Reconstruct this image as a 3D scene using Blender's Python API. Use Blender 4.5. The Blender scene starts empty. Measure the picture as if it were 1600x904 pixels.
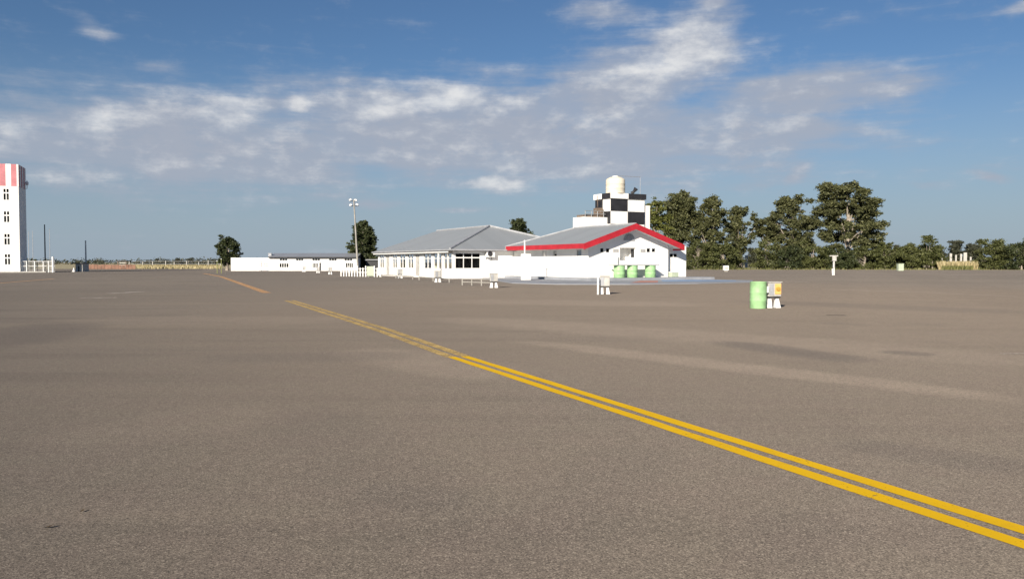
import bpy, math, random
from math import radians as R, sin, cos, pi, atan, atan2, tan
from mathutils import Vector
scene = bpy.context.scene
COL = scene.collection
rng = random.Random(7)
# ------------------------------------------------------------------ camera
FPX, H, CAMZ = 1256.0, 410.0, 1.5
PITCH = atan((452 - H) / FPX)
def ray(x, y):
    a, b = (x - 800) / FPX, (452 - y) / FPX
    return Vector((a, cos(PITCH) + b * sin(PITCH), -sin(PITCH) + b * cos(PITCH)))
def G(x, y, z=0.0):
    r = ray(x, y); k = (z - CAMZ) / r.z
    return Vector((r.x * k, r.y * k, z))
def AT(x, d, z=0.0): return Vector(((x - 800) / FPX * d, d, z))
def Z(y, d): return CAMZ + (H - y) * d / FPX
cam = bpy.data.cameras.new("camera"); co = bpy.data.objects.new("camera", cam); COL.objects.link(co)
co.location = (0, 0, CAMZ); co.rotation_euler = (pi / 2 - PITCH, 0, 0)
cam.sensor_width = 36; cam.lens = FPX / 1600 * 36; cam.clip_start = .05; cam.clip_end = 12000
scene.camera = co
# ------------------------------------------------------------------ materials
def new_mat(name):
    m = bpy.data.materials.new(name); m.use_nodes = True
    nt = m.node_tree; nt.nodes.clear()
    o = nt.nodes.new('ShaderNodeOutputMaterial'); b = nt.nodes.new('ShaderNodeBsdfPrincipled')
    nt.links.new(b.outputs[0], o.inputs[0])
    return m, nt, b
def N(nt, t, **kw):
    n = nt.nodes.new(t)
    for k, v in kw.items():
        if k in n.inputs: n.inputs[k].default_value = v
        else: setattr(n, k, v)
    return n
def noise(nt, vec, scale, detail=4, rough=.55, **kw):
    n = N(nt, 'ShaderNodeTexNoise', Scale=scale, Detail=detail, Roughness=rough)
    if vec is not None: nt.links.new(vec, n.inputs['Vector'])
    return n.outputs[0]
def mth(nt, op, a, b=None, c=None, clamp=False):
    n = nt.nodes.new('ShaderNodeMath'); n.operation = op; n.use_clamp = clamp
    for i, v in enumerate((a, b, c)):
        if v is None: continue
        if isinstance(v, (int, float)): n.inputs[i].default_value = v
        else: nt.links.new(v, n.inputs[i])
    return n.outputs[0]
def mapr(nt, v, a, b, c=0, d=1, smooth=True):
    n = nt.nodes.new('ShaderNodeMapRange'); n.interpolation_type = 'SMOOTHSTEP' if smooth else 'LINEAR'
    nt.links.new(v, n.inputs[0])
    for i, q in enumerate((a, b, c, d)): n.inputs[i + 1].default_value = q
    return n.outputs[0]
def mixc(nt, f, a, b, mode='MIX'):
    n = nt.nodes.new('ShaderNodeMix'); n.data_type = 'RGBA'; n.blend_type = mode
    for s, v in ((0, f), (6, a), (7, b)):
        if isinstance(v, (int, float)): n.inputs[s].default_value = v
        elif isinstance(v, (tuple, list)): n.inputs[s].default_value = (*v[:3], 1)
        else: nt.links.new(v, n.inputs[s])
    return n.outputs[2]
def pos(nt): return nt.nodes.new('ShaderNodeNewGeometry').outputs['Position']
def scaled(nt, vec, sx, sy, sz=1, rz=0):
    n = nt.nodes.new('ShaderNodeMapping'); n.inputs['Rotation'].default_value = (0, 0, rz)
    n.inputs['Scale'].default_value = (sx, sy, sz); nt.links.new(vec, n.inputs[0]); return n.outputs[0]
def bump(nt, b, h, strength, dist=.02):
    n = N(nt, 'ShaderNodeBump', Strength=strength, Distance=dist); nt.links.new(h, n.inputs['Height'])
    nt.links.new(n.outputs[0], b.inputs['Normal'])
def paint(name, c, var=.12, rough=.6, scale=1.3, metal=0.0, streak=0.0, dirt=(.3, .26, .21), spec=.4):
    """Painted / plain surface with blotchy wear; streak adds vertical rain staining."""
    m, nt, b = new_mat(name); p = pos(nt)
    n1 = noise(nt, p, scale, 5); n2 = noise(nt, p, scale * 9, 4)
    f = mth(nt, 'ADD', mth(nt, 'MULTIPLY', n1, .65), mth(nt, 'MULTIPLY', n2, .35))
    lo = tuple(v * (1 - var) for v in c); hi = tuple(min(.9, v * (1 + var)) for v in c)
    col = mixc(nt, mapr(nt, f, .35, .65), lo, hi)
    if streak:
        s = noise(nt, scaled(nt, p, 3.2, 3.2, .22), 1.0, 5)
        col = mixc(nt, mapr(nt, s, .52, .8, 0, streak), col, dirt)
    nt.links.new(col, b.inputs['Base Color'])
    b.inputs['Roughness'].default_value = rough; b.inputs['Metallic'].default_value = metal
    b.inputs['Specular IOR Level'].default_value = spec
    bump(nt, b, n2, .15, .01)
    return m
def corrugated(name, c, pitch=.2, rough=.45, metal=.35):
    m, nt, b = new_mat(name); uv = nt.nodes.new('ShaderNodeUVMap').outputs[0]
    sep = nt.nodes.new('ShaderNodeSeparateXYZ'); nt.links.new(uv, sep.inputs[0])
    w = mth(nt, 'SINE', mth(nt, 'MULTIPLY', sep.outputs[0], 2 * pi / pitch))
    sh = mth(nt, 'FLOOR', mth(nt, 'MULTIPLY', sep.outputs[0], 1 / 1.1))
    wn = N(nt, 'ShaderNodeTexWhiteNoise', noise_dimensions='1D'); nt.links.new(sh, wn.inputs['W'])
    n1 = noise(nt, pos(nt), .6, 5)
    f = mth(nt, 'ADD', mth(nt, 'MULTIPLY', wn.outputs[0], .5), mth(nt, 'MULTIPLY', n1, .5))
    col = mixc(nt, f, tuple(v * .92 for v in c), tuple(v * 1.07 for v in c))
    st = noise(nt, scaled(nt, uv, 3, .25), 1.0, 4)
    col = mixc(nt, mapr(nt, st, .55, .8, 0, .18), col, (.25, .2, .16))
    nt.links.new(col, b.inputs['Base Color']); b.inputs['Roughness'].default_value = rough
    b.inputs['Metallic'].default_value = metal
    bump(nt, b, w, .5, .03)
    return m
def foliage(name, dark, light, brown=(.09, .07, .035)):
    m, nt, b = new_mat(name); g = nt.nodes.new('ShaderNodeNewGeometry')
    oi = nt.nodes.new('ShaderNodeObjectInfo')
    n1 = noise(nt, g.outputs['Position'], .45, 3)
    f = mth(nt, 'ADD', mth(nt, 'MULTIPLY', g.outputs['Random Per Island'], .55), mth(nt, 'MULTIPLY', n1, .45))
    col = mixc(nt, mapr(nt, f, .2, .8), dark, light)
    col = mixc(nt, mapr(nt, g.outputs['Random Per Island'], .94, .99, 0, .6), col, brown)
    col = mixc(nt, mth(nt, 'MULTIPLY', oi.outputs['Random'], .4), col, tuple(v * .7 for v in light))
    nt.links.new(col, b.inputs['Base Color']); b.inputs['Roughness'].default_value = .55
    b.inputs['Specular IOR Level'].default_value = .3
    tr = nt.nodes.new('ShaderNodeBsdfTranslucent'); nt.links.new(col, tr.inputs[0])
    mx = nt.nodes.new('ShaderNodeMixShader'); mx.inputs[0].default_value = .22
    nt.links.new(b.outputs[0], mx.inputs[1]); nt.links.new(tr.outputs[0], mx.inputs[2])
    nt.links.new(mx.outputs[0], [n for n in nt.nodes if n.type == 'OUTPUT_MATERIAL'][0].inputs[0])
    return m
def glass(name):
    m, nt, b = new_mat(name)
    t = nt.nodes.new('ShaderNodeBsdfTransparent'); t.inputs[0].default_value = (.45, .48, .48, 1)
    gl = nt.nodes.new('ShaderNodeBsdfGlossy'); gl.inputs['Roughness'].default_value = .04
    fr = N(nt, 'ShaderNodeFresnel', IOR=1.18)
    mx = nt.nodes.new('ShaderNodeMixShader'); nt.links.new(fr.outputs[0], mx.inputs[0])
    nt.links.new(t.outputs[0], mx.inputs[1]); nt.links.new(gl.outputs[0], mx.inputs[2])
    nt.links.new(mx.outputs[0], [n for n in nt.nodes if n.type == 'OUTPUT_MATERIAL'][0].inputs[0])
    nt.nodes.remove(b)
    return m
M = dict(
    white=paint('white_render', (.80, .79, .76), .05, .75, .8, streak=.10),
    trim=paint('white_trim', (.78, .78, .76), .05, .5, 2),
    offwhite=paint('weathered_white', (.44, .43, .40), .18, .7, 3, streak=.3),
    grey=paint('grey_paint', (.32, .33, .35), .15, .6, 2),
    greymetal=paint('galvanised_metal', (.42, .43, .44), .15, .45, 4, metal=.6),
    dark=paint('dark_metal', (.035, .036, .04), .3, .55, 3),
    black=paint('black_paint', (.022, .022, .026), .25, .6, 1.5),
    red=paint('red_paint', (.40, .020, .032), .15, .5, 1.5),
    fadedred=paint('faded_red_paint', (.52, .20, .22), .15, .7, 1.0, streak=.2, dirt=(.42, .28, .28)),
    green=paint('light_green_paint', (.29, .50, .24), .14, .55, 5, streak=.25, dirt=(.3, .4, .25)),
    palegreen=paint('pale_green_paint', (.42, .48, .36), .12, .6, 4),
    orange=paint('orange_paint', (.78, .42, .13), .15, .6, 6),
    ochre=paint('ochre_paint', (.42, .27, .05), .2, .6, 6),
    cream=paint('cream_plastic', (.66, .60, .48), .07, .5, 2),
    bark=paint('grey_bark', (.30, .26, .215), .35, .9, 3),
    wood=paint('weathered_timber', (.16, .12, .09), .25, .8, 4),
    blackout_box=paint('room_blackout', (.028, .028, .030), .2, .9, 1),
    curtain=paint('grey_curtain', (.42, .41, .40), .12, .9, 6),
    concrete=paint('concrete', (.32, .305, .275), .14, .85, 1.5, streak=.1),
    roof=corrugated('grey_metal_roof', (.40, .42, .42)),
    roofdark=corrugated('dull_metal_roof', (.36, .37, .385)),
    glass=glass('window_glass'),
    leaf_euc=foliage('eucalyptus_leaves', (.042, .049, .019), (.150, .156, .066)),
    leaf_light=foliage('light_green_leaves', (.06, .075, .018), (.17, .18, .045)),
    leaf_dark=foliage('dark_leaves', (.020, .030, .013), (.082, .098, .038)),
    leaf_bush=foliage('shrub_leaves', (.036, .045, .014), (.142, .155, .055)),
    leaf_far=foliage('distant_leaves', (.035, .042, .03), (.085, .09, .055)),
)
# ------------------------------------------------------------------ mesh builder
class MB:
    def __init__(s, frame=None): s.v = []; s.f = []; s.m = []; s.uv = []; s.F = frame or (lambda p: Vector(p))
    def face(s, pts, m=0, uv=None):
        b = len(s.v); s.v += [s.F(p) for p in pts]; s.f.append(tuple(range(b, b + len(pts)))); s.m.append(m)
        s.uv.append(uv or [(0, 0)] * len(pts))
    def poly(s, verts, faces, m=0):
        b = len(s.v); s.v += [s.F(p) for p in verts]
        for f in faces: s.f.append(tuple(b + i for i in f)); s.m.append(m); s.uv.append([(0, 0)] * len(f))
    def box(s, a, b, m=0):
        x0, y0, z0 = a; x1, y1, z1 = b
        s.poly([(x0, y0, z0), (x1, y0, z0), (x1, y1, z0), (x0, y1, z0), (x0, y0, z1), (x1, y0, z1), (x1, y1, z1), (x0, y1, z1)],
               [(0, 3, 2, 1), (4, 5, 6, 7), (0, 1, 5, 4), (1, 2, 6, 5), (2, 3, 7, 6), (3, 0, 4, 7)], m)
    def prism(s, pts, z0, z1, m=0):
        n = len(pts)
        s.poly([(p[0], p[1], z0) for p in pts] + [(p[0], p[1], z1) for p in pts],
               [tuple(reversed(range(n))), tuple(range(n, 2 * n))] + [(i, (i + 1) % n, n + (i + 1) % n, n + i) for i in range(n)], m)
    def tube(s, pts, rads, n=8, m=0, cap=True):
        pts = [Vector(p) for p in pts]
        if isinstance(rads, (int, float)): rads = [rads] * len(pts)
        vs = []; fs = []
        for i, p in enumerate(pts):
            t = (pts[min(i + 1, len(pts) - 1)] - pts[max(i - 1, 0)]).normalized()
            a = t.cross(Vector((0, 0, 1)) if abs(t.z) < .95 else Vector((1, 0, 0))).normalized(); b = t.cross(a)
            for k in range(n):
                q = 2 * pi * k / n; vs.append(p + (a * cos(q) + b * sin(q)) * rads[i])
        for i in range(len(pts) - 1):
            for k in range(n):
                k2 = (k + 1) % n; fs.append((i * n + k, i * n + k2, (i + 1) * n + k2, (i + 1) * n + k))
        if cap: fs.append(tuple(reversed(range(n)))); fs.append(tuple(range((len(pts) - 1) * n, len(pts) * n)))
        s.poly(vs, fs, m)
    def lathe(s, c, prof, n=24, m=0):
        """prof: (radius, z) from bottom to top"""
        vs = []; fs = []
        for r, z in prof:
            for k in range(n): vs.append((c[0] + r * cos(2 * pi * k / n), c[1] + r * sin(2 * pi * k / n), c[2] + z))
        for i in range(len(prof) - 1):
            for k in range(n):
                k2 = (k + 1) % n; fs.append((i * n + k, i * n + k2, (i + 1) * n + k2, (i + 1) * n + k))
        fs.append(tuple(reversed(range(n)))); fs.append(tuple(range((len(prof) - 1) * n, len(prof) * n)))
        s.poly(vs, fs, m)
    def build(s, name, mats, parent=None, smooth=False, bevel=0, collate=True):
        if not isinstance(mats, (list, tuple)): mats = [mats]
        off = Vector((0, 0, 0)); q = parent
        while q is not None: off += q.location; q = q.parent
        me = bpy.data.meshes.new(name); me.from_pydata([tuple(p - off) for p in s.v], [], s.f)
        for mt in mats: me.materials.append(mt)
        me.polygons.foreach_set('material_index', s.m)
        uvl = me.uv_layers.new(name='UVMap'); flat = []
        for u in s.uv:
            for a in u: flat += [a[0], a[1]]
        uvl.data.foreach_set('uv', flat)
        me.update()
        o = bpy.data.objects.new(name, me); COL.objects.link(o)
        if parent is not None: o.parent = parent
        if smooth:
            me.polygons.foreach_set('use_smooth', [True] * len(me.polygons)); me.set_sharp_from_angle(angle=R(40))
        if bevel:
            bm = o.modifiers.new('bevel', 'BEVEL'); bm.width = bevel; bm.segments = 2; bm.limit_method = 'ANGLE'
        return o
def tag(o, label=None, cat=None, group=None, kind=None):
    if label: o['label'] = label
    if cat: o['category'] = cat
    if group: o['group'] = group
    if kind: o['kind'] = kind
    return o
def thing(name, loc, label, cat, group=None):
    o = bpy.data.objects.new(name, None); COL.objects.link(o); o.location = loc; o.empty_display_size = .2
    return tag(o, label, cat, group)
def copy_tree(o, parent=None):
    c = o.copy(); COL.objects.link(c)
    if parent is not None: c.parent = parent
    for ch in [x for x in bpy.data.objects if x.parent == o]: copy_tree(ch, c)
    return c
def frame(o, du):
    """Frame with axes v (right), u (back): local (t, s, z) -> world."""
    u = Vector((du[0], du[1], 0)).normalized(); v = Vector((u.y, -u.x, 0)); o = Vector((o[0], o[1], 0))
    return lambda p: o + v * p[0] + u * p[1] + Vector((0, 0, p[2]))
# ------------------------------------------------------------------ wall with openings
def wall(mb, fn, w, z0, z1, openings, depth=.16, m=0, mrev=None, top=None):
    """fn(a, n, z): a along the wall, n outward. openings: (a0,a1,z0,z1). Cells skipped inside openings; reveals added."""
    A = sorted({0, w} | {q for o in openings for q in o[:2]}); ZZ = sorted({z0, z1} | {q for o in openings for q in o[2:]})
    for i in range(len(A) - 1):
        for j in range(len(ZZ) - 1):
            ca, cz = (A[i] + A[i + 1]) / 2, (ZZ[j] + ZZ[j + 1]) / 2
            if any(o[0] < ca < o[1] and o[2] < cz < o[3] for o in openings): continue
            mb.face([fn(A[i], 0, ZZ[j]), fn(A[i + 1], 0, ZZ[j]), fn(A[i + 1], 0, ZZ[j + 1]), fn(A[i], 0, ZZ[j + 1])], m)
    for a0, a1, b0, b1 in openings:
        mr = m if mrev is None else mrev
        for (p, q) in (((a0, b0), (a1, b0)), ((a1, b0), (a1, b1)), ((a1, b1), (a0, b1)), ((a0, b1), (a0, b0))):
            mb.face([fn(p[0], 0, p[1]), fn(q[0], 0, q[1]), fn(q[0], -depth, q[1]), fn(p[0], -depth, p[1])], mr)
    if top: mb.face([fn(a, 0, z) for a, z in top], m)
def window(parent, F, fn, o, cols=1, transom=None, curtain=(), fw=.05, rec=.045, name='window', deep=.7):
    """frame (part) > pane, curtain, interior (sub-parts)"""
    a0, a1, z0, z1 = o
    def fbox(mb, x0, x1, y0, y1, n0, n1, m=0):
        P = [fn(x0, n0, y0), fn(x1, n0, y0), fn(x1, n1, y0), fn(x0, n1, y0), fn(x0, n0, y1), fn(x1, n0, y1), fn(x1, n1, y1), fn(x0, n1, y1)]
        mb.poly(P, [(0, 3, 2, 1), (4, 5, 6, 7), (0, 1, 5, 4), (1, 2, 6, 5), (2, 3, 7, 6), (3, 0, 4, 7)], m)
    mb = MB(F); n0, n1 = -rec, -rec + .05
    fbox(mb, a0, a0 + fw, z0, z1, n0, n1); fbox(mb, a1 - fw, a1, z0, z1, n0, n1)
    fbox(mb, a0 + fw, a1 - fw, z0, z0 + fw, n0, n1); fbox(mb, a0 + fw, a1 - fw, z1 - fw, z1, n0, n1)
    for k in range(1, cols):
        x = a0 + (a1 - a0) * k / cols; fbox(mb, x - fw * .6, x + fw * .6, z0 + fw, z1 - fw, n0, n1 - .004)
    if transom: fbox(mb, a0 + fw, a1 - fw, transom - fw * .9, transom + fw * .9, n0, n1 - .008)
    fr = mb.build(name, M['trim'], parent)
    g = MB(F); g.face([fn(a0, -rec - .015, z0), fn(a1, -rec - .015, z0), fn(a1, -rec - .015, z1), fn(a0, -rec - .015, z1)]); g.build('pane', M['glass'], fr)
    d = MB(F)   # blackout backing: an open box painted dark for the unlit room behind
    n2, n3 = -.165, -.165 - deep
    d.face([fn(a0, n3, z0), fn(a1, n3, z0), fn(a1, n3, z1), fn(a0, n3, z1)])
    for (p, q) in (((a0, z0), (a1, z0)), ((a1, z0), (a1, z1)), ((a1, z1), (a0, z1)), ((a0, z1), (a0, z0))):
        d.face([fn(p[0], n2, p[1]), fn(q[0], n2, q[1]), fn(q[0], n3, q[1]), fn(p[0], n3, p[1])])
    d.build('blackout_box', M['blackout_box'], fr)
    for c0, c1, cz in curtain:
        c = MB(F); x0, x1 = a0 + (a1 - a0) * c0, a0 + (a1 - a0) * c1; nn = max(4, int((x1 - x0) / .07)); zz = z0 + (z1 - z0) * cz
        for i in range(nn):
            xa, xb = x0 + (x1 - x0) * i / nn, x0 + (x1 - x0) * (i + 1) / nn
            ya, yb = -.22 - .03 * (i % 2), -.22 - .03 * ((i + 1) % 2)
            c.face([fn(xa, ya, z0), fn(xb, yb, z0), fn(xb, yb, zz), fn(xa, ya, zz)])
        c.build('curtain', M['curtain'], fr)
    return fr
def on_wall(x, o, fn, y=410):
    """wall coordinate a where the wall plane meets pixel column x (used only to take measurements)"""
    p0 = o(fn(0, 0, 0)); p1 = o(fn(1, 0, 0)); k = (x - 800) / FPX
    dx, dy = p1.x - p0.x, p1.y - p0.y
    return (k * p0.y - p0.x) / (dx - k * dy)
def depth_at(a, o, fn): return o(fn(a, 0, 0)).y
def rect(x0, x1, y0, y1, o, fn):
    a0, a1 = sorted((on_wall(x0, o, fn), on_wall(x1, o, fn))); d = depth_at((a0 + a1) / 2, o, fn)
    return (a0, a1, Z(y1, d), Z(y0, d))
# ================================================================== GROUND
def big_sheet(name, pts, z, mat, kind='structure'):
    mb = MB(); mb.face([(p[0], p[1], z) for p in pts]); return tag(mb.build(name, mat), kind=kind)
PALE, DARK = (.172, .144, .118), (.072, .064, .058)
WEAR = [(G(820, 533), G(1640, 632), .45, PALE, .75), (G(700, 497), G(1640, 566), 1.3, PALE, .55), (G(1120, 533), G(1350, 565), .55, DARK, .70), (G(-60, 548), G(120, 503), 1.2, DARK, .65), (G(1380, 548), G(1460, 556), .35, DARK, .6),
        (G(560, 545), G(790, 590), .8, PALE, .5), (G(300, 560), G(660, 556), .7, DARK, .35), (G(480, 640), G(760, 900), .55, DARK, .20), (G(820, 900), G(1000, 690), .40, DARK, .18), (G(60, 700), G(420, 640), .7, PALE, .18),
        (G(100, 500), G(560, 500), 1.6, PALE, .35), (G(1180, 890), G(1300, 800), .3, DARK, .2), (G(1300, 690), G(1640, 740), .35, DARK, .40), (G(1150, 470), G(1640, 490), 1.5, DARK, .35), (G(700, 470), G(1100, 476), 2.0, PALE, .5), (G(560, 765), G(720, 790), .25, DARK, .3)]
def asphalt_mat():
    m, nt, b = new_mat('old_asphalt'); p = pos(nt)
    big = noise(nt, p, .045, 5, .6); mid = noise(nt, p, .35, 5, .6)
    str1 = noise(nt, scaled(nt, p, .03, .30, 1, R(-14)), 1.0, 5, .6)
    str2 = noise(nt, scaled(nt, p, .10, .9, 1, R(23)), 1.0, 4, .6)
    grain = noise(nt, p, 120, 3, .75)
    vor = N(nt, 'ShaderNodeTexVoronoi', Scale=125.0); nt.links.new(p, vor.inputs['Vector'])
    sep = nt.nodes.new('ShaderNodeSeparateColor'); nt.links.new(vor.outputs['Color'], sep.inputs[0])
    base = mixc(nt, mapr(nt, big, .32, .68), (.094, .083, .072), (.126, .110, .094))
    base = mixc(nt, mapr(nt, str1, .50, .72, 0, .50), base, (.160, .138, .108))
    base = mixc(nt, mapr(nt, str2, .50, .68, 0, .60), base, (.072, .064, .057))
    base = mixc(nt, mapr(nt, mid, .3, .75, 0, .30), base, (.088, .080, .067))
    # backscatter brightening at mid-distance, painted as a broad paler area of the apron
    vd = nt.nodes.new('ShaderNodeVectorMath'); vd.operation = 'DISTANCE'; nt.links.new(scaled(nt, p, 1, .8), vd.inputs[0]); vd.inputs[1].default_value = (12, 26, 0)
    backscat = mapr(nt, mth(nt, 'ADD', vd.outputs['Value'], mth(nt, 'MULTIPLY', mth(nt, 'SUBTRACT', big, .5), 40)), 6, 34, .55, 0)
    base = mixc(nt, backscat, base, (.163, .131, .100))
    # bay joints and machine-laid lanes of slightly different mix
    lane = N(nt, 'ShaderNodeTexWhiteNoise', noise_dimensions='1D'); lp = nt.nodes.new('ShaderNodeSeparateXYZ'); nt.links.new(scaled(nt, p, 1, 1, 1, R(23)), lp.inputs[0])
    lw_ = mth(nt, 'ADD', lp.outputs[0], mth(nt, 'MULTIPLY', mth(nt, 'SUBTRACT', noise(nt, p, .25, 4), .5), 1.6))
    nt.links.new(mth(nt, 'FLOOR', mth(nt, 'MULTIPLY', lw_, 1 / 4.2)), lane.inputs['W'])
    base = mixc(nt, 1.0, base, mth(nt, 'ADD', .955, mth(nt, 'MULTIPLY', lane.outputs[0], .09)), 'MULTIPLY')
    blot = noise(nt, scaled(nt, p, .16, .16), 1.0, 6, .68); base = mixc(nt, mapr(nt, blot, .56, .74, 0, .5), base, (.070, .063, .055))
    # wear with a place of its own: worn swaths, tyre-darkened and patched areas (ground segments: ends, half width, colour, strength)
    edge = noise(nt, p, .55, 6, .7); fine = noise(nt, p, 3.0, 4, .7)
    for a, c, hw, colr, k in WEAR:
        a, c = Vector(a), Vector(c); mid_, d = (a + c) / 2, (c - a); L = d.length / 2; an = atan2(d.y, d.x)
        sub = nt.nodes.new('ShaderNodeVectorMath'); sub.operation = 'SUBTRACT'; nt.links.new(p, sub.inputs[0]); sub.inputs[1].default_value = mid_
        rt = nt.nodes.new('ShaderNodeVectorRotate'); rt.rotation_type = 'Z_AXIS'; nt.links.new(sub.outputs[0], rt.inputs['Vector']); rt.inputs['Angle'].default_value = -an
        sx = nt.nodes.new('ShaderNodeSeparateXYZ'); nt.links.new(rt.outputs[0], sx.inputs[0])
        u_ = mth(nt, 'MULTIPLY', sx.outputs[0], 1 / L); v_ = mth(nt, 'MULTIPLY', sx.outputs[1], 1 / hw); u2 = mth(nt, 'MULTIPLY', u_, u_)
        r_ = mth(nt, 'ADD', mth(nt, 'MULTIPLY', u2, u2), mth(nt, 'MULTIPLY', v_, v_))
        msk = mapr(nt, mth(nt, 'ADD', mth(nt, 'ADD', r_, mth(nt, 'MULTIPLY', mth(nt, 'SUBTRACT', edge, .5), 2.0)), mth(nt, 'MULTIPLY', mth(nt, 'SUBTRACT', fine, .5), 1.0)), .1, 1.6, k, 0)
        base = mixc(nt, msk, base, colr)
    ch = noise(nt, p, 1.7, 3); base = mixc(nt, mapr(nt, ch, .35, .65, 0, .22), base, (.112, .088, .078))
    clus = noise(nt, p, 14, 4, .7); base = mixc(nt, 1.0, base, mapr(nt, clus, .3, .7, .88, 1.12, False), 'MULTIPLY')
    g = mapr(nt, grain, .32, .68, .34, 1.56, False)
    base = mixc(nt, 1.0, base, g, 'MULTIPLY')
    st = mapr(nt, sep.outputs[0], .86, .98, 0, .6)
    base = mixc(nt, st, base, (.24, .21, .175))
    dk = mapr(nt, sep.outputs[1], .84, .98, 0, .7)
    base = mixc(nt, dk, base, (.035, .031, .028))
    nt.links.new(base, b.inputs['Base Color']); b.inputs['Roughness'].default_value = .92
    b.inputs['Specular IOR Level'].default_value = .2; b.inputs['Diffuse Roughness'].default_value = 1.0
    hh = mth(nt, 'ADD', mth(nt, 'MULTIPLY', grain, .7), mth(nt, 'MULTIPLY', vor.outputs['Distance'], .5))
    bump(nt, b, hh, .55, .006)
    return m
def ground_mat():
    m, nt, b = new_mat('dry_plain'); p = pos(nt)
    f = mapr(nt, noise(nt, p, .03, 6), .35, .65); g = mapr(nt, noise(nt, p, .5, 5), .3, .7)
    c = mixc(nt, f, (.34, .29, .17), (.26, .24, .12)); c = mixc(nt, mth(nt, 'MULTIPLY', g, .5), c, (.36, .29, .19))
    nt.links.new(c, b.inputs['Base Color']); b.inputs['Roughness'].default_value = .95
    return m
big_sheet('ground', [(-5200, -600), (5200, -600), (5200, 6500), (-5200, 6500)], 0.0, ground_mat())
e0, e1, e2, e3 = G(-500, 420.6), G(340, 419.6), G(1120, 420.6), G(2100, 423.0)
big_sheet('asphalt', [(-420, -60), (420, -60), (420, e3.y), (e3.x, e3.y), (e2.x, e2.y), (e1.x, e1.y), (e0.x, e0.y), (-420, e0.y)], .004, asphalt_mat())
# --- painted lines
def line_mat(name, c, wear_lo, wear_hi):
    """worn road paint: chips of bare asphalt show through (alpha)"""
    m, nt, b = new_mat(name); p = pos(nt)
    c1 = mixc(nt, noise(nt, p, 1.2, 4), tuple(v * .85 for v in c), tuple(min(.85, v * 1.12) for v in c))
    c1 = mixc(nt, mapr(nt, noise(nt, p, 90, 3, .7), .5, .8, 0, .4), c1, tuple(v * .45 for v in c)); c1 = mixc(nt, mapr(nt, noise(nt, p, 5, 5, .7), .52, .75, 0, .35), c1, tuple(v * .6 + .03 for v in c)); b.inputs['Specular IOR Level'].default_value = .1
    nt.links.new(c1, b.inputs['Base Color']); b.inputs['Roughness'].default_value = .75
    n = mth(nt, 'ADD', mth(nt, 'MULTIPLY', noise(nt, p, 30, 5, .75), .75), mth(nt, 'MULTIPLY', noise(nt, p, 2.2, 4), .25))
    a = mapr(nt, n, wear_lo, wear_hi); t = nt.nodes.new('ShaderNodeBsdfTransparent')
    mx = nt.nodes.new('ShaderNodeMixShader'); nt.links.new(a, mx.inputs[0])
    nt.links.new(t.outputs[0], mx.inputs[1]); nt.links.new(b.outputs[0], mx.inputs[2])
    nt.links.new(mx.outputs[0], [q for q in nt.nodes if q.type == 'OUTPUT_MATERIAL'][0].inputs[0])
    return m
yel = line_mat('yellow_road_paint', (.80, .465, .008), .33, .42)
yel_worn = line_mat('worn_yellow_road_paint', (.62, .43, .16), .36, .58)
orange_worn = line_mat('worn_orange_road_paint', (.58, .34, .17), .34, .54)
white_worn = line_mat('worn_white_road_paint', (.52, .47, .41), .40, .60)
def stripe(name, pts, w, mat, off=0.0, z=.008, jit=.006):
    """a painted stripe along ground points, subdivided with slightly uneven edges"""
    mb = MB(); P = []
    for a, b in zip(pts[:-1], pts[1:]):
        a, b = Vector(a), Vector(b); n = max(2, int((b - a).length / .5))
        P += [a.lerp(b, k / n) for k in range(n)]
    P.append(Vector(pts[-1])); E = []
    for i, q in enumerate(P):
        t = (P[min(i + 1, len(P) - 1)] - P[max(i - 1, 0)]); t.z = 0; t.normalize(); s = Vector((t.y, -t.x, 0))
        E.append((q + s * (off - w / 2 + rng.uniform(-jit, jit)), q + s * (off + w / 2 + rng.uniform(-jit, jit))))
    for (a, b), (c, d) in zip(E[:-1], E[1:]): mb.face([(a.x, a.y, z), (b.x, b.y, z), (d.x, d.y, z), (c.x, c.y, z)])
    return tag(mb.build(name, mat), kind='structure')
n0, n3 = G(1760, 891.6), G(716, 557.5)
for off in (-.110, .110): stripe('yellow_line', [n0, n3], .133, yel, off, jit=.008)
f0, f1, f2 = G(716, 557.5), G(600, 516), G(452, 469.5)
for off in (-.125, .125): stripe('worn_yellow_line', [f0, f1, f2], .17, yel_worn, off)
stripe('worn_orange_line', [G(417, 457.5), G(345, 432), G(318, 427)], .42, orange_worn)
stripe('worn_orange_line', [G(-60, 447), G(84, 435.5)], .30, orange_worn)
for a, b, w in ((G(126, 465.5), G(182, 465), .5), (G(172, 458.5), G(222, 455.5), .55), (G(1180, 439.5), G(1262, 440), .6), (G(1284, 452), G(1420, 456), .16),
                (G(1400, 454.5), G(1610, 464.5), .12), (G(1560, 553), G(1660, 551.5), .07), (G(1530, 425.3), G(1640, 427.5), .5), (G(1475, 429.5), G(1540, 429.3), .35)):
    stripe('worn_white_line', [a, b], w, white_worn)
tarm = line_mat('tar_stain', (.045, .04, .038), .3, .5)
for a, b, w in ((G(1291, 492.5), G(1321, 492.8), .16), (G(1205, 451.3), G(1296, 451.0), .10), (G(1395, 430.5), G(1425, 430.3), .3)): stripe('tar_stain', [a, b], w, tarm, jit=.03)
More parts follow.
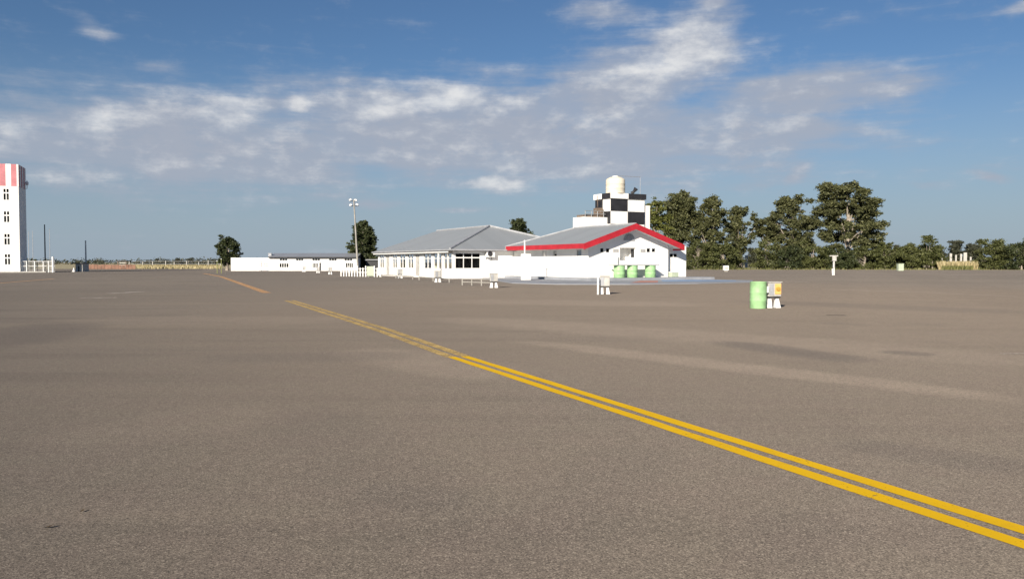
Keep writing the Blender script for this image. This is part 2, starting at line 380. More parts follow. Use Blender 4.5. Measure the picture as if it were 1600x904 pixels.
# fine cracks that were sealed with tar, and two dead leaves on the near tarmac
leaf_m = paint('dead_leaf', (.05, .035, .02), .3, .8, 40)
def dead_leaf(x, y, a, s, label):
    p = G(x, y); o = thing('dead_leaf', p, label, 'leaf'); mb = MB()
    pts = [(-1, 0, .2), (-.4, .35, .05), (.3, .4, .18), (1, .05, .5), (.35, -.35, .2), (-.4, -.3, .1)]
    q = [(p.x + s * (u * cos(a) - v * sin(a)), p.y + s * (u * sin(a) + v * cos(a)), .012 + s * w) for u, v, w in pts]
    mb.poly(q + [(p.x, p.y, .010)], [(i, (i + 1) % 6, 6) for i in range(6)])
    mb.build('blade', leaf_m, o)
dead_leaf(76, 826, .5, .030, 'larger dark curled dead leaf on the tarmac near the lower left')
dead_leaf(128, 801, 1.4, .022, 'smaller dark dead leaf on the tarmac, the farther of two')
# ================================================================== MAIN BUILDINGS (white hall, red-trimmed gable house)
U = (-.47, .883)
FA = frame((-5.46, 74.5), U)                # hall: front-left corner, t right, s back
SLAB = .25
# --- painted pavement round the buildings: a low slab with a kerb
pv = [G(x, y, .05) for x, y in ((772, 437.5), (800, 441.6), (870, 443.4), (985, 443.6), (1090, 442.2), (1176, 440.2), (1176, 437.6))]
pv = [(p.x, p.y) for p in pv] + [tuple(FA((17.5, -8, 0))[:2]), tuple(FA((17.5, 0, 0))[:2]), tuple(FA((3.0, -.06, 0))[:2])]
pave_m = paint('grey_painted_paving', (.27, .285, .31), .13, .8, .35)
mb = MB(); mb.prism(pv, -.2, .05); tag(mb.build('pavement', pave_m), kind='structure')
def patch(name, px, mat, z=.054):
    mb = MB(); mb.face([tuple(G(x, y, z)) for x, y in px]); tag(mb.build(name, mat), kind='structure')
bluep = paint('blue_paving_paint', (.20, .30, .45), .15, .8, .5); redp = paint('red_paving_paint', (.42, .20, .16), .15, .8, .5)
patch('blue_paving', [(1036, 439.6), (1150, 439.0), (1150, 438.0), (1030, 436.2)], bluep)
patch('red_paving', [(985, 441.6), (1028, 441.2), (1028, 438.2), (1000, 438.2)], redp)
# --- hall
HA, WA, LA, RA = 2.80, 15.0, 21.5, 5.20
hall = thing('hall', FA((0, 0, 0)), 'long white single storey hall with grey hipped metal roof and a row of tall windows', 'building')
fl = lambda a, n, z: (-n, a, z)             # long left face: a back from the corner
ff = lambda a, n, z: (a, -n, z)             # front face
W = [(594, 599.5, 399, 417), (614, 620, 398.2, 417.5), (625, 633, 397.6, 418), (638, 645.5, 397.2, 418), (663, 673.5, 396.2, 418.8), (678, 689, 395.8, 419), (694, 705.5, 395.4, 419.5)]
oA = []
for x0, x1, y0, y1 in W:
    a0, a1, _, _ = rect(x0 - .6, x1 + .6, y0, y1, FA, fl); oA.append((a0, a1, .92, 2.36))
dA = [rect(x0, x1, 398, 423, FA, fl)[:2] + (.12, 2.25) for x0, x1 in ((603, 608.5), (649, 655.5))]
bigw = rect(711, 750.5, 395, 419.5, FA, ff)
mb = MB(FA); wall(mb, fl, LA, 0, HA, oA + dA); wall(mb, ff, WA, 0, HA, [bigw])
mb.face([(WA, 0, 0), (WA, LA, 0), (WA, LA, HA), (WA, 0, HA)])
mb.face([(0, LA, 0), (WA, LA, 0), (WA, LA, HA), (WA / 2, LA, RA - .05), (0, LA, HA)])
mb.build('wall', M['white'], hall)
for i, o in enumerate(oA): window(hall, FA, fl, o, 2, o[2] + (o[3] - o[2]) * .68, [(.06, .42, .66)] if i % 3 != 1 else [(.04, .30, .98)], fw=.034)
window(hall, FA, ff, bigw, 3, bigw[2] + (bigw[3] - bigw[2]) * .70, [], fw=.06, deep=2.2)
for o in dA:
    d = MB(FA); d.box((.05, o[0], o[2]), (.10, o[1], o[3])); dd = d.build('door', M['offwhite'], hall)
    k = MB(FA); k.tube([(.0, o[0] + .12, 1.1), (.05, o[0] + .12, 1.1)], .03, 8); k.build('handle', M['dark'], dd)
ov = .55; ze = HA - .02
k_sl = (RA - HA) / (WA / 2); zE = HA - ov * k_sl + .10
pk = (WA / 2, WA / 2, RA + .1); rg = (WA / 2, LA + .3, RA + .1)
c0, c1, c2, c3 = (-ov, -ov, zE), (WA + ov, -ov, zE), (WA + ov, LA + .3, zE), (-ov, LA + .3, zE)
mb = MB(FA); sl = (WA / 2 + ov) / cos(atan(k_sl))
mb.face([c3, c0, pk, rg], 0, [(LA, 0), (-ov, 0), (WA / 2, sl), (LA, sl)])
mb.face([c0, c1, pk], 0, [(-ov, 0), (WA + ov, 0), (WA / 2, sl)])
mb.face([c1, c2, rg, pk], 0, [(-ov, 0), (LA, 0), (LA, sl), (WA / 2, sl)])
lo = [tuple((p[0], p[1], p[2] - .14)) for p in (c0, c1, c2, c3)]
mb.face([lo[0], lo[3], lo[2], lo[1]], 1)                                  # soffit
mb.face([c2, c3, rg], 1); mb.face([c2, c3, lo[3], lo[2]], 1)
mb.face([c3, c0, lo[0], lo[3]], 2); mb.face([c0, c1, lo[1], lo[0]], 2); mb.face([c1, c2, lo[2], lo[1]], 2)
rf = mb.build('roof', [M['roof'], M['trim'], M['grey']], hall)
mb = MB(FA)
for a in (c0, c1): mb.tube([Vector(a) + Vector((0, 0, .05)), Vector(pk) + Vector((0, 0, .06))], .10, 6)
mb.tube([Vector(pk) + Vector((0, 0, .05)), Vector(rg) + Vector((0, 0, .05))], .10, 6)
mb.build('ridge_cap', M['grey'], rf)
mb = MB(FA); mb.box((-ov + .02, -.02, zE - .30), (-ov + .07, LA + .2, zE - .145)); mb.build('fascia_board', M['trim'], hall)
mb = MB(FA); mb.box((-ov - .13, -ov - .13, zE - .11), (-ov - .003, LA + .3, zE + .01)); mb.box((-ov - .003, -ov - .13, zE - .11), (6.0, -ov - .003, zE + .01)); mb.build('gutter', M['grey'], hall)
for x in (692,):
    a = on_wall(x, FA, fl) + .1; mb = MB(FA); mb.box((-ov + .08, a - .06, 0), (-ov + .20, a + .06, zE - .15)); mb.build('veranda_post', M['trim'], hall)
# air conditioner on the front wall
a = on_wall(757.5, FA, ff); d = depth_at(a, FA, ff); zc = Z(397, d)
ac = thing('air_conditioner', FA((a + .4, -.2, zc - .33)), 'white outdoor air conditioner unit with round grey fan grille on the hall front wall', 'air conditioner')
mb = MB(FA); mb.box((a, -.46, zc - .28), (a + .86, -.10, zc + .34)); mb.build('casing', M['trim'], ac, bevel=.02)
mb = MB(lambda p: FA((a + .34 + p[0], -.47 - p[2], zc + .04 + p[1]))); mb.lathe((0, 0, 0), [(.25, 0), (.25, .02), (.19, .025), (.19, .01), (.06, .012), (.06, .03), (.01, .03)], 24); mb.build('fan_grille', M['dark'], ac)
mb = MB(FA)
for q in (.12, .70): mb = MB(FA); mb.box((a + q, -.48, zc - .32), (a + q + .05, -.003, zc - .283)); mb.box((a + q, -.05, zc - .5), (a + q + .05, -.004, zc - .322)); mb.build('bracket', M['grey'], ac)
# --- gable house with red fascia
CB = FA((6.34, -13.0, 0)); FB = frame(CB, U); WB, LB = 8.3, 12.94
house = thing('gable_house', FB((0, 0, 0)), 'white house with red fascia boards along its gable and eaves', 'building')
EV = 2.88                                    # wall height at the eaves (roof underside)
fbL = lambda a, n, z: (-n, a, z); fbF = lambda a, n, z: (a, -n, z)
owL = []
for x0, x1 in ((847.5, 854), (864.5, 870), (901, 908.5)):
    a0, a1, b0, b1 = rect(x0, x1, 390.5, 397.5, FB, fbL); owL.append((a0, a1, 2.06, 2.58))
owF = [rect(x0, x1, y0, y1, FB, fbF) for x0, x1, y0, y1 in ((937.5, 943.2, 387.5, 394.3), (946.4, 952.4, 387.8, 394.5), (1010, 1016, 387.6, 394.2), (1018, 1024, 387.8, 393.8))]
niche = rect(968.5, 993, 387, 406.5, FB, fbF)
top_z = lambda t: 4.71 - abs(t - 4.15) * (4.71 - 2.99) / 5.15
RT = .30                                      # roof build-up thickness (vertical)
zl, zm, zr = top_z(0) - RT, top_z(4.15) - RT, top_z(WB) - RT
mb = MB(FB); wall(mb, fbL, LB, 0, zl, owL)
wall(mb, fbF, WB, 0, zl, owF + [niche], .16, top=[(0, zl), (WB, zl), (WB, zr), (4.15, zm)])
mb.face([(WB, 0, 0), (WB, LB, 0), (WB, LB, zr), (WB, 0, zr)]); mb.face([(0, LB, 0), (WB, LB, 0), (WB, LB, zr), (0, LB, zl)])
a0, a1, b0, b1 = niche; ND = 1.1
for P in ([(a0, ND, b0), (a1, ND, b0), (a1, ND, b1), (a0, ND, b1)], [(a0, .16, b0), (a1, .16, b0), (a1, ND, b0), (a0, ND, b0)], [(a0, .16, b1), (a1, .16, b1), (a1, ND, b1), (a0, ND, b1)],
          [(a0, .16, b0), (a0, ND, b0), (a0, ND, b1), (a0, .16, b1)], [(a1, .16, b0), (a1, ND, b0), (a1, ND, b1), (a1, .16, b1)]): mb.face(P)
mb.build('wall', M['white'], house)
mb = MB(FB); mb.box((a1 - .04, .20, b0 + .25), (a1 - .004, .62, b1 - .1)); mb.build('door', M['dark'], house)  # narrow dark strip on the right jamb of the niche
for o in owL + owF: window(house, FB, (fbL if o in owL else fbF), o, 1, None, [], fw=.022)
# roof
t0, t1, tm, s0, s1, sr = -1.0, 9.3, 4.15, -.9, 12.72, 8.6
Lf = lambda t, s, dz=0: (t, s, top_z(t) + dz)
mb = MB(FB); q = 5.15 / cos(atan(.334))
for dz, m in ((0, 0), (-RT, 1)):
    A_, B_, C_, D_ = Lf(t0, s0, dz), Lf(tm, s0, dz), Lf(tm, sr, dz), Lf(t0, s1, dz); E_, F_ = Lf(t1, s0, dz), Lf(t1, s1, dz)
    mb.face([A_, B_, C_, D_], m, [(s0, 0), (s0, q), (sr, q), (s1, 0)]); mb.face([B_, E_, F_, C_], m, [(s0, q), (s0, 0), (s1, 0), (sr, q)])
    mb.face([D_, C_, F_], m, [(t0, 0), (tm, q), (t1, 0)])
for P, Q in (((t0, s0), (tm, s0)), ((tm, s0), (t1, s0)), ((t0, s0), (t0, s1)), ((t1, s0), (t1, s1)), ((t0, s1), (t1, s1))):
    mb.face([Lf(*P), Lf(*Q), Lf(*Q, -RT), Lf(*P, -RT)], 1)
rf = mb.build('roof', [M['roof'], M['trim']], house)
mb = MB(FB); mb.tube([Lf(tm, s0, .03), Lf(tm, sr, .03)], .09, 6); mb.tube([Lf(tm, sr, .03), Lf(t0, s1, .03)], .07, 6); mb.build('ridge_cap', M['grey'], rf)
def board(P, Q, ha, hb, th, off):             # fascia board between two roof-edge points
    mb = MB(FB); P, Q, off = Vector(P), Vector(Q), Vector(off)
    vs = []
    for o in (off, off + off.normalized() * th):
        vs += [P + o + Vector((0, 0, ha)), Q + o + Vector((0, 0, ha)), Q + o + Vector((0, 0, hb)), P + o + Vector((0, 0, hb))]
    mb.poly(vs, [(0, 1, 2, 3), (7, 6, 5, 4), (0, 4, 5, 1), (1, 5, 6, 2), (2, 6, 7, 3), (3, 7, 4, 0)])
    return mb.build('fascia_board', M['red'], house)
board(Lf(t0 - .03, s0), Lf(tm, s0), .05, -.44, .035, (0, -.004, 0)); board(Lf(tm + .001, s0), Lf(t1 + .03, s0), .05, -.44, .035, (0, -.004, 0))
board(Lf(t0, s0), Lf(t0, s1 - .1), .045, -.36, .03, (-.004, 0, 0)); board(Lf(t1, s0), Lf(t1, s1), .045, -.44, .03, (.004, 0, 0))
# arched vent on the gable
a0, a1, b0, b1 = rect(974, 991, 365, 375.5, FB, fbF); cx = (a0 + a1) / 2; ra = (a1 - a0) / 2
mb = MB(FB); arc = [(cx + ra * cos(pi * k / 16), b0 + (b1 - b0) * sin(pi * k / 16)) for k in range(17)]
vs = [(x, -.07, z) for x, z in arc] + [(x, -.003, z) for x, z in arc]
mb.poly(vs, [tuple(range(17))] + [(k, (k + 1) % 17, 17 + (k + 1) % 17, 17 + k) for k in range(17)]); em = mb.build('arched_plaque', M['grey'], house)
mb = MB(FB)
for k in range(1, 8):
    an = pi * k / 8; mb.tube([(cx + .12 * cos(an), -.085, b0 + .1), (cx + ra * .92 * cos(an), -.085, b0 + (b1 - b0) * .92 * sin(an))], .022, 6)
mb.tube([(cx + ra * .55 * cos(pi * k / 12), -.085, b0 + .03 + (b1 - b0) * .55 * sin(pi * k / 12)) for k in range(13)], .03, 6)
mb.build('arched_bars', M['greymetal'], em)
for x0, x1 in ((957.5, 966), (1000.5, 1008)):  # two faint grey signs beside the windows
    a0, a1, b0, b1 = rect(x0, x1, 389, 394, FB, fbF); s = thing('sign', FB((a0, -.02, b0)), 'small grey wall sign %s the recessed opening in the gable' % ('left of' if x0 < 980 else 'right of'), 'sign')
    mb = MB(FB); mb.box((a0, -.03, b0), (a1, -.004, b1)); mb.build('board', M['offwhite'], s)
    mb = MB(FB)
    for k in range(3): mb.box((a0 + .06 + k * .16, -.036, b0 + .06), (a0 + .15 + k * .16, -.031, b1 - .06))
    mb.build('lettering', M['grey'], s)
mb = MB(FB); a = on_wall(965, FB, fbF); mb.tube([(a, -.06, .3), (a, -.06, 1.95)], .045, 8); mb.build('downpipe', M['greymetal'], house)
# annex
SA = .6
fan = lambda a, n, z: (WB + .003 + a, SA - n, z)
wa = 2.5; aw = rect(1045.8, 1058, 395.8, 402.2, FB, fan)
mb = MB(FB); wall(mb, fan, wa, 0, 2.96, [aw])
mb.face([(WB + wa, SA, 0), (WB + wa, 9, 0), (WB + wa, 9, 2.96), (WB + wa, SA, 2.96)]); mb.face([(WB, SA, 2.96), (WB + wa, SA, 2.96), (WB + wa, 9, 2.96), (WB, 9, 2.96)]); mb.face([(WB, 9, 0), (WB + wa, 9, 0), (WB + wa, 9, 2.96), (WB, 9, 2.96)])
mb.build('annex', M['white'], house); window(house, FB, fan, aw, 2, None, [], fw=.035)
# plinth step round house
mb = MB(FB); mb.prism([(-1.2, -2.2, 0), (WB + wa + .8, -2.2, 0), (WB + wa + .8, -.004, 0), (-.004, -.004, 0), (-.004, LB - .4, 0), (-1.2, LB - .4, 0)], .03, SLAB); mb.build('step', pave_m, house)
# --- table: a plank across three green drums, against the gable wall
def drum_meshes(root, mb_frame, c, h=.88, r=.29, mat='green'):
    mb = MB(mb_frame); pr = [(r * .97, 0), (r, .02)]
    for z in (.30, .60): pr += [(r, h * z - .03), (r * 1.035, h * z), (r, h * z + .03)]
    pr += [(r, h - .03), (r * 1.03, h - .015), (r * 1.03, h), (r * .96, h), (r * .94, h - .05)]
    mb.lathe(c, pr, 28); o = mb.build('shell', M[mat], root, smooth=True)
    k = MB(mb_frame); k.lathe((c[0] + r * .45, c[1], c[2] + h - .05), [(.035, 0), (.035, .03), (.02, .035)], 10); k.build('bung', M['dark'], root)
    return o
SD = -.95
names = ['leftmost', 'middle', 'rightmost']
for i, (x0, x1) in enumerate(((960, 975), (981, 995), (1009, 1023))):
    f2 = lambda a, n, z: (a, SD - n, z); a0, a1 = on_wall(x0, FB, f2), on_wall(x1, FB, f2); r = (a1 - a0) / 2 * .95
    b = thing('steel_drum', FB(((a0 + a1) / 2, SD, SLAB)), 'light green steel drum, %s of three under the plank by the gable wall' % names[i], 'drum', 'drums carrying the plank')
    drum_meshes(b, FB, ((a0 + a1) / 2, SD, SLAB), 1.0, r)
f2 = lambda a, n, z: (a, SD - n, z); a0, a1 = on_wall(955, FB, f2), on_wall(1042, FB, f2)
pl = MB(FB); pl.box((a0, SD - .38, SLAB + 1.003), (a1 - 1.1, SD + .38, SLAB + 1.06)); o = pl.build('table_plank', M['greymetal'])
tag(o, 'long thin grey board lying across three green drums', 'table top')
o2 = thing('cooler_box', FB((9.0, -.05, SLAB)), 'small pale green box on the ground against the annex wall', 'box')
mb = MB(FB); mb.box((8.45, -.35, SLAB), (9.15, .15, SLAB + .38)); mb.build('body', M['palegreen'], o2, bevel=.02)
mb = MB(FB); mb.box((8.43, -.37, SLAB + .383), (9.17, .17, SLAB + .45)); mb.build('lid', M['trim'], o2, bevel=.02)
# --- white masonry pillar with thin flue between hall and house
p = G(824.5, 437.3, .05); FP = frame((p.x, p.y), U)
pil = thing('pillar', (p.x, p.y, .05), 'white rendered block pillar with a thin pipe on top, standing before the gap between hall and house', 'pillar')
mb = MB(FP); mb.box((-.32, 0, .05), (.32, .6, 2.22)); mb.build('shaft', M['white'], pil, bevel=.015)
mb = MB(FP); mb.tube([(-.12, .3, 2.2), (-.12, .3, 3.25)], .06, 10); mb.build('flue_pipe', M['trim'], pil)
mb = MB(FP); mb.lathe((-.12, .3, 3.25), [(.06, 0), (.11, .02), (.02, .12)], 10); mb.build('cowl', M['trim'], pil)
# --- checkered control tower
o = AT(953.6, 88); FT = frame(o, U)
tow = thing('checkered_tower', FT((0, 0, 0)), 'square tower painted in black and white checks rising behind the gable house', 'tower')
zt = [0, 2.9, 4.3, 5.72, 7.12, 8.50, 9.1]
QW, QD = 2.3, 1.5
mb = MB(FT)
def cells(fn, widths, flip):
    for i in range(len(widths) - 1):
        for j in range(len(zt) - 2):
            blk = (j >= 1) and ((i + j + flip) % 2 == 0)
            mb.face([fn(widths[i], zt[j]), fn(widths[i + 1], zt[j]), fn(widths[i + 1], zt[j + 1]), fn(widths[i], zt[j + 1])], 1 if blk else 0)
cells(lambda a, z: (a, 0, z), [0, QW, 2 * QW], 0)
cells(lambda a, z: (0, a, z), [0, QD, 2 * QD], 1)
cells(lambda a, z: (2 * QW, a, z), [0, QD, 2 * QD], 1)
cells(lambda a, z: (a, 2 * QD, z), [0, QW, 2 * QW], 0)
mb.build('wall', [M['white'], M['black']], tow)
mb = MB(FT); e = .14; z0, z1 = zt[-2] + .002, zt[-1]
def strip(p, q, n, m):
    for k in range(n):
        A_, B_ = Vector(p).lerp(Vector(q), k / n), Vector(p).lerp(Vector(q), (k + 1) / n)
        mb.face([(A_.x, A_.y, z0), (B_.x, B_.y, z0), (B_.x, B_.y, z1), (A_.x, A_.y, z1)], (k + m) % 2)
strip((-e, -e, 0), (2 * QW + e, -e, 0), 2, 0); strip((-e, -e, 0), (-e, 2 * QD + e, 0), 2, 1); strip((2 * QW + e, -e, 0), (2 * QW + e, 2 * QD + e, 0), 2, 1); strip((-e, 2 * QD + e, 0), (2 * QW + e, 2 * QD + e, 0), 2, 0)
for z in (z0, z1): mb.face([(-e, -e, z), (2 * QW + e, -e, z), (2 * QW + e, 2 * QD + e, z), (-e, 2 * QD + e, z)])
mb.build('parapet', [M['white'], M['black']], tow)
mb = MB(FT); mb.box((2 * QW + .002, .25, 0), (2 * QW + .95, 2.2, 7.9)); mb.build('stair_shaft', M['white'], tow)
wing = mb = MB(FT); mb.box((-3.0, .6, 0), (-.003, 2.9, 6.45)); w_ = mb.build('side_block', M['white'], tow)
mb = MB(FT)
for x in (-2.8, -2.0, -1.2, -.4): mb.tube([(x, .75, 6.45), (x, .75, 7.1)], .035, 6)
for z in (6.80, 7.1): mb.tube([(-2.85, .75, z), (-.1, .75, z)], .035, 6)
mb.build('railing', M['greymetal'], w_)
mb = MB(FT); mb.box((-2.7, .95, 6.452), (-.3, 2.6, 6.72)); mb.build('roof_slab', M['wood'], w_)
mb = MB(FT); mb.box((-.9, 1.1, 6.722), (-.25, 2.0, 7.5)); mb.tube([(-.7, 1.5, 7.6), (-.7, 1.5, 8.9)], .03, 6); mb.tube([(-1.0, 1.5, 8.3), (-.35, 1.5, 8.3)], .02, 6); mb.build('equipment_cabinet', M['wood'], w_)
# tank, pipe, loudspeaker
tk = AT(961, 89.3); zt_ = 9.1
tank = thing('water_tank', (tk.x, tk.y, zt_), 'round cream water tank on top of the checkered tower', 'water tank')
mb = MB(); r = 1.08
mb.lathe((tk.x, tk.y, zt_ + .002), [(r, 0), (r, .1), (r * .985, .14), (r * .985, .5), (r, .54), (r, .62), (r * .985, .66), (r * .985, 1.0), (r, 1.04), (r, 1.12), (r * .98, 1.2), (r * .98, 1.48), (r * .9, 1.62), (r * .6, 1.80), (r * .33, 1.86)], 36)
mb.build('shell', M['cream'], tank, smooth=True)
mb = MB(); mb.lathe((tk.x, tk.y, zt_ + 1.86), [(r * .34, 0), (r * .34, .07), (r * .1, .1)], 20); mb.build('lid', M['trim'], tank)
e1_ = FT((2 * QW - .35, .35, 0)); mb = MB()
mb.tube([(tk.x, tk.y, zt_ + 1.96), (tk.x + .1, tk.y, zt_ + 1.99), (e1_.x, e1_.y, zt_ + 1.95), (e1_.x, e1_.y, zt_ + .002)], .028, 6); mb.build('inlet_pipe', M['greymetal'], tank)
hp = FT((2 * QW - 1.15, .5, 9.1)); sp = thing('loudspeaker', hp, 'black tilted horn loudspeaker at the tower top edge beside the tank', 'loudspeaker')
mb = MB(); mb.tube([hp, hp + Vector((0, 0, .25))], .05, 8); mb.build('stand', M['dark'], sp)
mb = MB(); mb.tube([hp + Vector((-.22, .1, .1)), hp + Vector((.05, 0, .32)), hp + Vector((.28, -.1, .66))], [.20, .15, .26], 12); mb.build('horn', M['black'], sp)
# ================================================================== PADDOCK FURNITURE
def pedestal(loc, rot, label, cover=True, sc=1.0):
    o = thing('power_pedestal', loc, label, 'power box', 'power boxes on legs across the paddock'); L = Vector(loc)
    c_, s_ = cos(rot), sin(rot); f = lambda p: L + Vector((c_ * p[0] - s_ * p[1], s_ * p[0] + c_ * p[1], p[2])) * sc
    mb = MB(f); mb.box((-.23, -.13, .38), (.23, .15, .84)); bx = mb.build('box', M['offwhite'], o, bevel=.02)
    mb = MB(f); mb.box((-.25, -.155, .842), (.25, .17, .87)); mb.build('cap', M['offwhite'], o)
    mb = MB(f); mb.box((-.20, -.142, .42), (-.03, -.132, .80)); mb.build('door', M['grey'], bx)
    if cover:
        mb = MB(f); mb.box((.0, -.15, .46), (.21, -.132, .80)); cv = mb.build('socket_plate', M['orange'], bx)
        mb = MB(lambda p: f((.105 + p[0], -.15 - p[2], .63 + p[1]))); mb.lathe((0, 0, 0), [(.075, 0), (.07, .03), (.03, .035)], 16); mb.build('socket', M['ochre'], cv)
    for sx in (-1, 1):
        mb = MB(f); x = .13 * sx
        mb.poly([(x - .09 + .02 * sx, -.10, 0), (x + .09 + .02 * sx, -.10, 0), (x + .09 + .02 * sx, .1, 0), (x - .09 + .02 * sx, .1, 0), (x - .05, -.05, .33), (x + .05, -.05, .33), (x + .05, .05, .33), (x - .05, .05, .33)],
                [(0, 3, 2, 1), (4, 5, 6, 7), (0, 1, 5, 4), (1, 2, 6, 5), (2, 3, 7, 6), (3, 0, 4, 7)]); mb.build('leg', M['trim'], o, bevel=.01)
    mb = MB(f); mb.box((-.22, -.10, .333), (.22, .12, .377)); mb.build('crossbar', M['dark'], o)  # dark bar put in for the shadow under the box
    return o
g = G(1207.5, 481); pedestal((g.x, g.y, .004), .18, 'white power box on two legs with orange socket plate, beside the green drum')
g = G(1184.5, 481.5); d = thing('steel_drum', (g.x, g.y, .004), 'light green steel drum standing on the tarmac, nearest to the viewer', 'drum')
drum_meshes(d, None, (g.x, g.y, .004), .87, .265)
mb = MB(); mb.box((g.x + .255, g.y - .12, .52), (g.x + .30, g.y - .04, .72)); mb.build('handle', M['trim'], d)
g = G(945, 459.5); pedestal((g.x, g.y, .004), -.1, 'white power box on two legs beside a short white post, before the gable house', False)
g = G(934.3, 460); o = thing('bollard', (g.x, g.y, .004), 'short thin white post beside a white power box, before the gable house', 'post')
mb = MB(); mb.tube([(g.x, g.y, .004), (g.x, g.y, .78)], .045, 12); mb.build('shaft', M['trim'], o); mb = MB(); mb.lathe((g.x, g.y, .78), [(.052, 0), (.052, .02), (.02, .045)], 12); mb.build('cap', M['trim'], o)
for x, y, r, lab, cv in ((771.5, 449.5, .2, 'cream power box at the end of a low pipe barrier, before the hall corner', False), (684, 441, .4, 'whitish power box before the hall window nearest the corner', False), (625, 434.5, .3, 'greyish power box before the middle of the long hall wall', False),
                     (516, 428.5, .1, 'small white power box before the right half of the far low white building', False), (475, 424.6, .1, 'small white power box before the far low white building, leftmost there', False), (497, 426.3, .1, 'small white power box before the middle of the far low white building', False)):
    g = G(x, y); pedestal((g.x, g.y, .004), r, lab, cv)
# low pipe barriers
def barrier(p, q, n, h, label, rails=2):
    o = thing('pipe_barrier', p, label, 'barrier', 'low white pipe barriers')
    for k in range(n):
        w = p.lerp(q, k / (n - 1)); mb = MB(); mb.tube([(w.x, w.y, 0), (w.x, w.y, h)], .05, 10); mb.build('post', M['concrete'], o)
    for k in range(rails):
        z = h * (.92 - .45 * k); mb = MB(); mb.tube([(p.x, p.y, z), (q.x, q.y, z)], .035, 8); mb.build('rail', M['concrete'], o)
barrier(G(722.5, 445.4), G(768, 446.8), 4, .45, 'low white two rail barrier ending at a cream power box')
barrier(G(655, 437.5), G(702, 441.5), 3, .30, 'low pale rail before the near half of the hall', 1)
barrier(G(596, 433), G(645, 436.5), 3, .30, 'low pale rail before the far half of the hall', 1)
# white box, T-post, pale cabinet on the far right
g = G(1134, 424.2); o = thing('utility_box', g, 'small white utility box on a short foot, far right of the house', 'box')
mb = MB(); mb.box((g.x - .42, g.y - .3, .22), (g.x + .42, g.y + .3, .98)); mb.build('body', M['trim'], o, bevel=.02); mb = MB(); mb.box((g.x - .3, g.y - .2, 0), (g.x + .3, g.y + .2, .217)); mb.build('foot', M['concrete'], o)
mb = MB(); mb.box((g.x - .3, g.y - .315, .34), (g.x + .3, g.y - .302, .86)); mb.build('door', M['offwhite'], o)
g = G(1302.5, 429.8); o = thing('tee_post', g, 'grey post with a flat crosspiece on top and a white box at its foot', 'post')
h = 31 * g.y / FPX
mb = MB(); mb.box((g.x - .09, g.y - .09, 0), (g.x + .09, g.y + .09, h - .12)); mb.build('post', M['offwhite'], o)
mb = MB(); mb.box((g.x - .5, g.y - .12, h - .118), (g.x + .45, g.y + .12, h)); mb.build('crosspiece', M['offwhite'], o)
mb = MB(); mb.box((g.x - .24, g.y - .2, h * .72), (g.x + .24, g.y - .1, h - .13)); mb.build('switch_box', M['offwhite'], o)
mb = MB(); mb.tube([(g.x - .28, g.y - .4, 0), (g.x - .34, g.y - .4, h * .32), (g.x - .12, g.y - .4, h * .36), (g.x - .1, g.y - .4, 0)], .06, 8); mb.build('pipe_hoop', M['trim'], o)
mb = MB(); mb.tube([(g.x - .1, g.y - .1, h * .4), (g.x + .02, g.y - .1, h * .7)], .05, 8); mb.build('brace', M['greymetal'], o)
g = G(1406.5, 422.8); o = thing('cabinet', g, 'pale green cabinet standing at the foot of the far bushes', 'cabinet')
mb = MB(); mb.box((g.x - .48, g.y - .4, 0), (g.x + .48, g.y + .4, 1.22)); mb.build('body', M['palegreen'], o, bevel=.03)
mb = MB(); mb.box((g.x - .53, g.y - .45, 1.222), (g.x + .53, g.y + .45, 1.32)); mb.build('lid', M['palegreen'], o, bevel=.02)
for i, (x, top) in enumerate(((1158.5, 402), (1166, 399.5))):
    g = G(x, 418.8); o = thing('gate_post', g, '%s white gate post in the gap between the far bushes' % ('shorter, left' if i == 0 else 'taller, right'), 'post'); hh = Z(top, g.y)
    mb = MB(); mb.box((g.x - .3, g.y - .3, 0), (g.x + .3, g.y + .3, hh)); mb.build('shaft', M['offwhite'], o); mb = MB(); mb.box((g.x - .36, g.y - .36, hh + .002), (g.x + .36, g.y + .36, hh + .12)); mb.build('cap', M['offwhite'], o)
wf = G(1468, 417.5); wf2 = G(1518, 418); o = thing('post_fence', wf, 'fence of pale posts behind tall dry grass in the gap at the far right', 'fence')
for k, (x, top, w) in enumerate(((1471, 397, .2), (1485, 396, .32), (1493, 398, .2), (1501, 396.5, .26), (1507.5, 394.5, .5), (1516, 401, .2))):
    q = AT(x, wf.y); hh = Z(top, wf.y); mb = MB(); mb.box((q.x - w, q.y - .15, 0), (q.x + w, q.y + .15, hh)); mb.build('post', M['offwhite'], o)
mb = MB()
for z in (1.2, 2.0): mb.box((wf.x, wf.y + .17, z), (wf2.x, wf.y + .22, z + .12))
mb.build('rail', M['offwhite'], o)
# ================================================================== FAR LEFT: LOW WHITE BUILDING
p = AT(361, 145); FL = frame((p.x, p.y), (-.05, 1))
w2 = AT(558, 146).x - p.x
low = thing('low_building', (p.x, p.y, 0), 'far low white building with a grey roof and small high windows beyond the tarmac', 'building')
f1 = lambda a, n, z: (a, -n, z); PH = 2.36
xs = on_wall(420, FL, f1)
hi = [rect(x0, x1, 404, 407.2, FL, f1) for x0, x1 in ((437, 449.5), (462.5, 474.5), (488, 500.5), (514, 526.5), (538, 551))]
lw = [rect(x0, x1, y0, y1, FL, f1) for x0, x1, y0, y1 in ((436.5, 451.5, 410.8, 418), (488, 497.5, 410.5, 418.6), (540, 552, 410, 418.2))]
dr = [rect(499.2, 502, 410.3, 422, FL, f1)]; dr = [(a, b, .02, d) for a, b, c, d in dr]
mb = MB(FL); wall(mb, f1, w2, 0, PH, hi + lw + dr)
